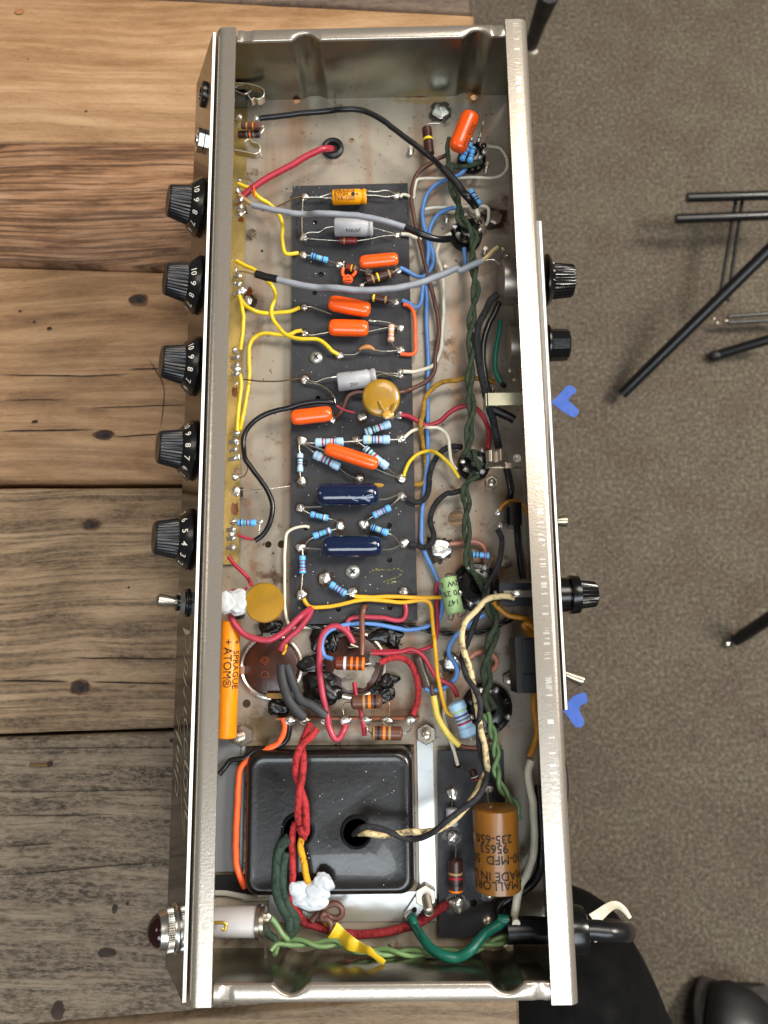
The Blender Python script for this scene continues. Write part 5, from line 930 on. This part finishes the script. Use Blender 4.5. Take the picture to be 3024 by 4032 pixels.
# ------------------------------------------------------------------ wires
WIRES = [
 ('red wire through the grommet', RED, 46, 'B:25,1085,-.3 5,1080,.3 A:1659,1215,.8 1600,1218,1.2 1500,1258 1350,1345 1150,1450 1000,1555 900,1650,1.0', .8),
 ('yellow wire from the far control to the blue resistor', YEL, 36, 'C:800,290,1.2 860,320 920,345 1000,425 1100,490,.8 1165,560 1200,620 1218,700 1212,820 1235,930 1270,950 1360,938,.6', .8),
 ('yellow wire crossing to the joint by the phillips screw', YEL, 36, 'C:780,1012,1.2 860,1055 950,1095 1050,1180 1120,1250,.7 1148,1350 1115,1450 1115,1530 I:1125,100 1160,190 1230,265 1300,300 1400,320,.8 1530,320 1600,355 1659,410 H:160,77 280,85 370,97 430,150 490,195 545,225,.65', .8),
 ('yellow wire bending below the second control', YEL, 36, 'C:790,1290,1.1 815,1350 870,1430 960,1480 1080,1502,.6 1230,1492 1300,1478 1375,1450,.6', .6),
 ('yellow wire running down beside the brass plate', YEL, 36, 'C:795,1300,1.1 830,1400 848,1520 I:850,120 848,220 835,330 822,420,1.0', .9),
 ('long yellow wire looping toward the board', YEL, 36, 'I:1395,242,.6 1340,250 1290,275 1200,283 1050,268 960,300,.5 910,370 900,480 905,620 895,760 865,930 835,1080 820,1175,.9', .5),
 ('short yellow wire between two controls', YEL, 36, 'I:815,650,1.2 828,720 822,830 805,950 795,1060 793,1180', 1.1),
 ('grey cable from the far control', GRY, 64, 'C:930,490,1.6 1020,510 1150,540 1300,565 1450,578 D:150,435,2.4 350,452 600,462 780,482 950,515 1180,582,2.2', 2),
 ('grey cable crossing the board', GRY, 68, 'C:1150,1182,1.7 1250,1210 1400,1240 1560,1262 D:120,1068,2.0 300,1110 500,1145 700,1165 900,1165 1100,1145 1300,1100 1500,1030,2.0 1659,965 G:100,310 300,240 500,160 620,100 715,62,2.2', 2),
 ('thick black cable arching over the far floor', BLK, 46, 'A:1085,968,1.6 1200,955 1400,930 1659,905 B:80,795,1.8 200,797 320,835 450,925 600,1040 740,1150 830,1245,2.2', 2),
 ('blue wire running the length of the board', BLU, 38, 'E:550,630,.9 500,680 440,705 360,735,.5 280,770 210,840 165,940 150,1060 165,1170 195,1280 205,1400 190,1540 G:178,60 178,200,.35 190,400 188,560 195,800 205,950 203,1150 200,1400 197,1600 L:195,80 203,250 200,380 175,620 150,850 143,1000 140,1120 165,1230 220,1350 290,1500 K:1510,1130 1525,1230 1490,1380 1400,1450 1250,1490 1150,1490 950,1450 800,1430 650,1440,.5', .4),
 ('blue wire curving from the second socket to the board', BLU, 38, 'E:475,993,.5 400,998 310,1045 245,1130 215,1210 225,1320 250,1430 245,1520 205,1600 150,1635 80,1625 0,1580,.6 D:1250,1020 1190,985 1130,960,.65', .45),
 ('blue wire bending from the red-brown board joint', BLU, 38, 'D:1145,1262,.6 1200,1285 1270,1330 1315,1290 1335,1200 1345,1110 1390,1060 1440,1035 1495,1025', .5),
 ('short dark blue wire at the second socket', BLU, 40, 'E:540,1370,.8 545,1430 555,1480 552,1540', .7),
 ('brown wire winding down the right of the board', BRN, 38, 'E:370,500,.6 300,530 240,570 160,620 90,690 60,800 48,930 75,1100 110,1250 150,1420 195,1600,.55 G:190,130 235,330 275,500 300,650 300,780 270,960 265,1080 220,1160 150,1210 60,1255 H:1450,380,.6 1400,455 1300,520 1200,560 1130,582,.9 950,600 760,580 690,590 640,620 612,690 580,760 530,812,.6', .5),
 ('cream wire from the yellow capacitor to the far socket', WHT, 28, 'D:1130,300,.6 1150,275 1200,285 E:20,885 70,905 75,860 85,780 100,730 160,718 300,715,.5 450,712 600,708 780,712 880,690 940,620 930,520 880,440 820,422 755,415,.7', .5),
 ('cream wire hooking past the burnt solder', WHT, 30, 'E:165,1005,.4 220,995 320,985 480,985 600,978,.5 700,975 750,985 768,1020 765,1100 745,1150,.6', .45),
 ('cream wire from the grey capacitor joint', WHT, 34, 'D:1140,645,.6 1210,650 1270,675 1330,690', .6),
 ('short cream wire at the second socket', WHT, 36, 'E:350,1268,.8 380,1250 415,1232', .8),
 ('cream wire running to the middle capacitor', WHT, 34, 'E:310,1320,.6 285,1400 300,1480 330,1570 G:330,130 345,280 350,400 348,560,.5 335,720 325,880 290,990 235,1050 150,1080 60,1100 H:1290,385 1220,385 1150,385,.65', .5),
 ('orange wire bracket shaped at the board edge', ORG, 36, 'D:1155,1300,.6 1200,1310 1240,1345 1262,1420 1270,1550 G:80,640 85,780 88,890 70,930 20,942 H:1190,238 1130,222,.6', .55),
 ('single dark green cloth wire round the far socket', CGR, 44, 'E:395,600,1.1 450,605 540,605 620,590 700,560,1.0', 1.1),
 ('dark green cloth wire end at the far socket', CGR, 44, 'E:400,340,1.4 382,420 390,520 400,610 420,680', 1.3),
 ('black cable from the lower control looping to the board', BLK, 52, 'J:955,780,1.2 1020,735 1080,650 1115,540 1118,440 1085,330 1020,230 940,120 870,20 I:855,1350,1.0 850,1260 880,1170 950,1085 1080,1010 1250,965 1400,925 1520,905,1.0 1659,905 H:300,675 400,668 500,682,.9', 1),
 ('black cloth wire from the upper navy capacitor', CBLK, 48, 'K:1190,268,.6 1260,300 1330,290 1380,230 1400,120 L:212,560 235,450 290,340 360,280 430,255 520,262,.8', .6),
 ('black cloth wire from the lower navy capacitor', CBLK, 48, 'K:1220,700,.6 1290,705 1350,725 1420,680 1440,600 1410,500 1420,400 1470,300 1560,220 L:350,740 420,690 510,665,.7', .6),
 ('thick black cable hugging the rear wall', CBLK, 72, 'G:850,380,2 790,430 750,510 690,620 660,740 665,900 690,1080 720,1220 760,1400 L:810,0,1.5 830,120 865,270,1.2', 1.8),
 ('second thick black cable by the rear wall', BLK, 62, 'G:870,450,2 820,560 765,660 725,800 715,960 735,1150 765,1290,1.9', 1.9),
 ('black cable running down under the clip', BLK, 70, 'L:930,440,.8 960,560 975,680 960,800,.5 Z:1115,1130,.4 1120,1180 1130,1250,.3', .6),
 ('teal wire beside the rear potentiometers', TEAL, 46, 'G:875,620,1.4 860,760 835,900 825,1020 835,1110 890,1210,1.4', 1.4),
 ('mustard cloth wire crossing under the green pair', CMUS, 42, 'G:830,1205,.8 760,1180 650,1160 550,1155 480,1180 400,1185 320,1200 250,1250 170,1360 155,1500 130,1600 L:130,60,.3 150,200 175,350 185,500 165,590 100,612 0,608 K:1150,140 1000,145 880,148,.55', .4),
 ('red wire waving from the ochre disc to the rear wall', RED, 42, 'H:1135,793,.7 1190,795 1260,830 1340,880 1400,890 G:250,1590,.7 320,1560 400,1480 500,1430 600,1418 660,1450 710,1510 750,1590 L:765,90 775,180 755,275,.8', .7),
 ('white wire hooping to the middle socket', WHT, 30, 'H:1160,1005,.6 1200,970 1260,930 1350,905 L:100,95,.9 200,80 290,82 350,115 390,180 405,280 415,370 430,430 470,475,.9', .8),
 ('yellow wire hooping to the middle socket', YEL, 32, 'H:1160,1365,.6 1180,1300 1220,1220 1300,1150 1400,1128 L:210,305,1.0 290,320 350,365 410,430 455,490 490,545,.9', .9),
 ('dark wire running from the rear switch over the large socket', CBLK, 46, 'L:850,1030,1.6 885,1100 890,1200 865,1340 810,1460 740,1570,2.0 M:690,90 640,200 590,330 550,450 510,560 470,650 460,710,2.6 490,850,2.9 560,960,3.1 605,1090,3.1 590,1240,2.9 600,1450,2.6 650,1630,2.4 Q:575,330,2.4 572,420,2.7 520,530,3.1 430,600,3.1 310,690,3.1 190,790,2.8 90,832,2.4 P:950,632,2 850,630,2.2 740,595,2.5 640,550,2.4 540,530 460,540 400,590,1.2', 2),
 ('speckled cream cloth wire from the fuse holder into the transformer', CCRM, 50, 'M:880,215,2.9 820,200 740,205 650,235 560,330 490,400 455,490 455,590 480,690 520,790 545,920 570,1060 590,1190 610,1300 640,1420 655,1560 Q:590,230,2.4 585,330 545,420 500,510 430,610 340,700 250,760 P:1100,555,2.4 1000,568 880,570 740,590 600,600 500,580 440,580,1.3', 2.4),
 ('mustard wire rising to the fuse holder', plastic('mustard_insulation', 'b87a1a'), 42, 'M:715,250,1.6 760,300 830,355 920,375 980,395 1040,460', 1.8),
 ('mustard wire arching behind the small switch', plastic('mustard_insulation', 'b87a1a'), 36, 'L:868,850,1.6 910,800 970,765 1040,770 1100,820 1130,880', 1.8),
 ('mustard loop beside the switch body', plastic('mustard_insulation', 'b87a1a'), 50, 'M:1060,560,2 1000,500 960,440 990,430 1050,480', 2),
 ('mustard wires dropping below the switch body', plastic('mustard_insulation', 'b87a1a'), 44, 'M:1050,990,1.4 1040,1100 1055,1200 1070,1300 1045,1420 1005,1510', 1.3),
 ('thick cream wire by the near rear wall', WHT, 56, 'Q:905,265,1.3 885,350 895,450 915,560 925,700 930,850 915,980 870,1090 825,1180 800,1290 785,1400 800,1450,1.9', 1.6),
 ('glossy black wire by the near rear wall', BLK, 62, 'Q:960,450,.8 975,700 985,900 970,1050 920,1150 830,1225 740,1270 690,1310 670,1380 700,1410', 1.3),
 ('teal ground wire looping at the near end', TEAL, 74, 'P:868,1255,.7 900,1340 960,1440,1.6 1040,1530,2.1 1140,1585,2.4 1240,1598,2.4 1340,1550 1430,1450,2.1 1510,1370,1.8 1600,1320,1.6 Q:680,1420 740,1425,1.6', 1),
 ('thick red cloth wire by the lamp side of the transformer', CRED, 56, 'O:1270,490,1.5 1245,600 1248,750 1250,900 1240,1050 1255,1150 1310,1260,1.2', 1.8),
 ('dark red wire sweeping along the near end', cloth('dark_red_cloth_wire', '861a22', .5), 66, 'O:1290,1250,1.0 1350,1310 1450,1340 1560,1375 P:200,1385,.5 350,1405 520,1405 700,1380 850,1345 950,1300 1050,1235 1165,1165,.6', .8),
 ('orange-yellow speckled wire over the transformer', CORY, 52, 'O:1325,620,1.7 1315,700 1335,800 1355,900 1375,985,1.6', 1.7),
 ('orange-yellow wire end past the glue', CORY, 50, 'P:120,1240,1 170,1300 215,1370', 1.0),
 ('fat dark green wire from the transformer hole', CDG, 84, 'O:1220,620,1.5 1160,680 1130,760 1120,880 1115,990 1130,1100 1180,1200 1225,1290 1225,1370', 1.5),
 ('second fat dark green wire from the transformer hole', CDG, 72, 'O:1190,740,1.5 1170,850 1170,980 1190,1100 1230,1200 1275,1290 1265,1370 1225,1410', 1.3),
 ('short dark green wire at the lamp holder', CDG, 56, 'O:1010,1330,1.6 1045,1400 1100,1440 1110,1460', 1.3),
 ('brown wire curled in a loop at the near end', BRN, 44, 'P:60,1300,1.2 130,1220 200,1165 260,1160 300,1195 305,1245 260,1275 200,1265 150,1240,1.4 135,1280 190,1290 215,1340 220,1400', 1.2),
 ('orange wire curving around the transformer', ORG, 46, 'N:550,780,.7 568,840 560,900 530,960 500,1000 380,1055 270,1120 205,1190 185,1300 180,1450 172,1600 O:800,180 795,350 788,560 785,700 790,830 820,930 860,1020,.5', .6),
 ('thin black wire leaving under the front wall', BLK, 40, 'N:592,820,.7 598,890 575,960 500,1010 400,1038 320,1050 230,1110 170,1120 120,1130 70,1190 25,1245,.8', .7),
 ('rose wire bowed below the ochre disc', PNK, 46, 'R:740,140,1.6 775,220 850,300 950,345 1050,355 1130,320 1220,250 1310,165 1395,95,.9', 1.3),
 ('rose wire running to the can capacitor', PNK, 46, 'R:1405,100,.9 1365,180 1290,270 1210,340 1170,390 1145,440,.9', 1),
 ('red wire from the last control to the disc', RED, 36, 'J:712,930,1.4 760,990 840,1070 900,1140 920,1190,1.9', 1.6),
 ('thin red wire beside the silicone', RED, 24, 'J:740,1240,1.9 800,1245 850,1240 890,1215', 2.1),
 ('red lead from the black cable', RED, 26, 'J:800,725,1.2 850,750 900,762 940,768', 1.2),
 ('thin rose lead beside the brown wire', PNK, 22, 'H:535,705,1 580,735 640,755 705,770', 1),
 ('yellow wire sagging along the near end of the board', YELO, 34, 'K:228,1205,.7 255,1255 300,1285 400,1283 550,1262 700,1225 850,1210 1000,1225 1150,1238 1300,1222 1370,1225 1415,1270 1428,1400 1440,1550 M:220,400,.9 230,560 245,720 258,860 275,960 300,1060 335,1150 385,1180', .8),
 ('yellow wire running straight to the green resistor', YELO, 34, 'K:700,1182,.7 850,1188 1000,1182 1150,1185 1350,1195 1515,1188,.9', .8),
 ('thick brown wire from the board to the can capacitor', plastic('mid_brown_insulation', '6f4433'), 48, 'K:800,1275,.4 785,1300,.9 772,1400 775,1550 N:1197,100 1195,200 1190,275,1.0', 1.2),
 ('rose wire squared off at the board corner', PNK, 40, 'K:1165,1225,.6 1180,1290 1180,1350 1150,1400 1080,1405 950,1380 800,1375 690,1378 640,1410 635,1470 660,1550 N:1075,50 1090,100 1120,140,.7', .7),
 ('rose wire looping over the sealant', PNK, 46, 'N:1128,172,.7 1080,90 1020,40 950,35 890,80 855,160 845,300 855,480 875,620 905,740,.9 925,860 960,940 1000,955 1040,900 1060,835,.7', 1.0),
 ('blue wire under the rose loop', BLU, 32, 'N:1100,12,.7 1000,35 910,85 872,150 868,220 890,275 950,300,.8', .8),
 ('red wire descending past the green resistor', RED, 30, 'M:255,90,.5 245,160 250,280 252,420 245,530 215,600 130,640 20,660 N:1560,245 1450,235 1270,240', .5),
 ('red wire running from the can capacitor to the near socket', RED, 34, 'N:1270,255,.8 1400,250 1520,240 M:20,635 90,655 150,710 200,790 240,860 310,900 370,930 400,980 415,1030,.8', .6),
 ('thick red cloth wire bending beside the strip', CRED, 52, 'N:1340,332,.8 1410,300 1490,288 1570,318 1620,390 1648,500 1650,620 1630,700 1605,760,.9', .9),
 ('red wire dropping from the stained can to the strip', RED, 34, 'N:1132,490,.8 1140,560 1150,620 1175,700 1190,780 1205,850 1215,930', .8),
 ('charcoal sleeve from the clean can to the strip', GREYP, 84, 'N:542,345,1.2 538,430 560,540 600,640 660,720 715,775,1.1', 1.3),
 ('second charcoal sleeve from the clean can to the strip', GREYP, 78, 'N:580,350,1.2 615,450 660,570 700,640 770,670 830,710 895,765,1.1', 1.2),
 ('cream wire framing the near left corner of the board', WHT, 26, 'J:1465,655,.5 1430,645 1370,652 1300,672 1255,710 1240,780 1235,900 1232,1080 1235,1250 1238,1400 1255,1520 1300,1590,.25 K:200,1470 400,1468 700,1480 900,1480,.2', .3),
 ('blue wire snaking to the smoky sleeve', BLU, 36, 'M:635,350,.6 570,390 490,450 400,530 350,620 355,690 400,760 415,830 385,890 320,940 250,968 190,972 158,952', .6),
 ('salmon wire looping behind the green pair', SALM, 38, 'M:520,705,.4 570,670 640,655 700,675 738,720 735,770 695,820', .4),
 ('salmon wire behind the small blue resistor', SALM, 38, 'L:405,1165,.4 460,1165 540,1148 620,1142 690,1160 730,1210 735,1290,.5', .45),
 ('pale yellow heat sleeve near the nut', plastic('pale_yellow_sleeve', 'e0c85c'), 48, 'M:222,1015,.9 235,1090 255,1180 300,1270 360,1350 435,1420', .9),
 ('thin brown wire into the smoky sleeve', BRN, 26, 'M:205,930,.8 212,980 222,1020', .8),
 ('smoky translucent sleeve', mat('smoky_sleeve', '4a4038', .3, 0, .2, 60), 86, 'M:95,710,.6 120,800 150,880 170,940', .6),
 ('thin cream wire into the short board', WHT, 28, 'M:270,830,.4 305,930 312,1060 305,1180 330,1290 370,1400 400,1500 422,1585,.5', .4),
 ('brown wire running behind the cream cord', plastic('rust_wire', '6d331f'), 26, 'M:440,1425,.7 520,1440 600,1435 690,1370', .6),
 ('green wire end at the lamp tab', LGR, 36, 'O:1045,1258,1.7 1090,1290 1130,1350 1165,1410 1215,1455', 1.4),
 ('dull brown bare wire to the board', mat('tarnished_wire', '5a4526', .4, .6), 14, 'C:1165,505,.9 1230,475 1320,430 1395,412,.7', .8),
 ('dark bare wire from the brass plate to the board', mat('tarnished_wire', '5a4526'), 13, 'I:845,698,.8 950,708 1100,715 1250,705 1380,688,.6', .7),
 ('thin bare wire crossing under the black cable', LEAD, 10, 'J:820,308,.7 950,302 1100,295 1300,265,.3', .5),
 ('thin grey lead looping beside the brass plate', mat('tarnished_wire', '5a4526'), 9, 'J:760,175,.8 830,190 875,150 885,90 860,30 840,10', .8),
]
for lab, m, wd, s, z in WIRES: wire(lab, m, wd, s, z)
wire('black shrink sleeve on the grey cable', BLK, 70, 'D:1175,580,2.2 1260,615 1350,655 1480,692,1.9 1600,688,1.3', 2.1, 'sleeve', 14)
wire('black shrink sleeve at the control end of the grey cable', BLK, 80, 'C:962,1132,1.7 1010,1148 1060,1163 1110,1172 1165,1185', 1.8, 'sleeve', 14)
wire('thick black shrink sleeve running to the second socket', BLK, 62, 'B:820,1225,2.2 900,1310 960,1390 1010,1445 1055,1500,1.4', 2, 'sleeve', 14)
wire('cream wire end leaving the black sleeve', WHT, 32, 'B:1052,1492,1.4 1062,1530 1075,1572', 1.3)
wire('clear end of the grey cable', CLEAR, 52, 'E:700,1490,2.2 760,1440 810,1390 850,1362', 2.2, 'cable_end')
wire('clear end of the first grey cable', CLEAR, 40, 'C:810,400,1.4 860,440 925,485', 1.5, 'cable_end')
wire('clear end of the second grey cable', CLEAR, 34, 'C:790,1100,1.5 870,1105 965,1130', 1.6, 'cable_end')
lead(amp, 'G:715,65,2.2 780,55 830,60 860,90 905,110', 2.2, 9)
lead(amp, 'D:235,300,.7 220,330 215,420 210,560 215,650', .7, 9)
lead(amp, 'H:240,485,.7 330,500 400,520 470,570 510,620 520,680', .9, 9)
lead(amp, 'B:1112,880,1.6 1100,940 1085,1000', 1.4, 9)
lead(amp, 'N:1100,180,.8 1160,205', .8, 9)
twist('long dark green twisted cloth pair from the far socket', CGR, 46, 'E:400,590,1.4 410,700 430,800 470,900 500,1000 500,1090 590,1170,1.6 635,1260 620,1380 625,1500 640,1640,1.8 G:650,150 650,300 635,450 610,600 600,750 610,900 605,1050 590,1200 600,1350 610,1480 585,1620,1.6 L:590,60 585,180 570,270 545,350,1.3', 1.6, 3.0)
twist('green cloth pair from the middle socket to the large socket', CGR, 46, 'L:600,300,1.2 640,380 700,450,1.0', 1.1, 2.2)
twist('dark green cloth pair winding beside the hole', CGR, 44, 'L:660,510,1.1 590,570 545,640 550,720 570,800 560,930 565,1060 575,1180 575,1300 600,1400 670,1480 710,1530,1.3', 1.4, 2.9)
twist('dark green cloth pair between the large sockets', CGR, 46, 'M:620,60,1.3 680,280,1.1 720,380 730,470 690,580 670,680 650,800 660,900 650,1010 700,1130,1.2', 1.2, 3.0)
twist('light green twisted pair by the near socket', LGR, 34, 'M:650,1160,1.2 690,1260 720,1370 735,1480 735,1600 Q:640,250,1.3 655,350 680,440 730,520 790,590 810,700,1.0', 1.2, 1.7)
twist('light green twisted pair along the near end', LGR, 34, 'O:1085,1560,1.9 1130,1495,1.6 1200,1475,1.5 1320,1475 1450,1490 1600,1475 P:120,1480,1.5 300,1500 480,1535 700,1555 900,1560 1100,1560 1300,1545 1500,1490 1659,1440,1.2', 1.5, 2.6)
twist('thin black twisted pair under the near end of the board', BLK, 24, 'K:180,1430,.3 350,1465 600,1490 850,1485 1000,1440 1180,1460 1330,1490 1500,1520 M:200,490 300,505 440,505 560,500 680,475 800,420 880,370', .4, 1.6)
twist('red cloth pair twisting into the transformer', CRED, 54, 'N:800,850,1.4 740,950 695,1050,2.0 680,1200 685,1350 700,1480 705,1600 O:1335,480,2.0 1345,560,1.6', 1.9, 4.2)
wire('red cloth knot at the transformer hole', CRED, 90, 'O:1320,520,1.7 1340,580 1375,600', 1.8)
wire('grey flattened wire end', CORY, 20, 'N:575,180,1.3 565,230 545,260', 1.3)
# glue and flattened yellow sleeve
mb = MB()
for k, (x, y, rx, ry) in enumerate(((1330, 1080, 90, 95), (1440, 1060, 95, 85), (1500, 990, 75, 75), (1420, 1140, 110, 60), (1270, 1040, 45, 60))): mb.blob(at('O', x, y, 1.55+.05*k), (px('O', rx, 1.5), px('O', ry, 1.5)), GLU, k*1.9, .5, .35, 1.0, 4)
obj('glue_blob', mb, amp, 'translucent white glue blob at the near edge of the transformer', smooth=180)
mb = MB(); P = crom(path('P:225,1370,1.5 300,1420 370,1480,2 440,1510 520,1540,2.4 580,1590 650,1640', 1.5), .08); n = len(P); mb.tube(P, [px('P', 118 - 80*i/n, 1.2)/2*(1+.35*noise.noise(p*2.4)) for i, p in enumerate(P)], plastic('yellow_shrink_sleeve', 'e3c22d', .35), 10, flat=.35); obj('yellow_sleeve', mb, amp, 'crumpled yellow sleeve tapering to a point', smooth=30)
c = at('Q', 590, 1430, .35); mb = MB(); mb.blob(c, .32, NICKEL, 2, .8, .1); obj('acorn_screw', mb, amp)
o = R_('small resistor end with red band wrapped beside the cream cord', 'P', (1365, 60), (1400, 160), 56, ((.6, 'w'), (.85, 'r')), CB, 1.4, False)
# dust and solder specks on the long board and the floor
mb = MB(); sp = mat('pale_speck', 'd9d6cc', .5)
for i in range(150):
    f = random.choice('DHK'); mb.patch(at(f, random.uniform(130, 1180), random.uniform(200, 1400), ZB+.008), random.choice((.012, .015, .02, .03)), sp, i, .5, 6)
for i in range(45): mb.patch(Vector((random.uniform(c0.x+.5, c1.x-.5), random.uniform(c1.y+.5, c0.y-.5), 1.33)), random.choice((.008, .012, .02)), sp, i, .5, 6)
o = obj('dust_specks', mb, amp, None); o['kind'] = 'stuff'
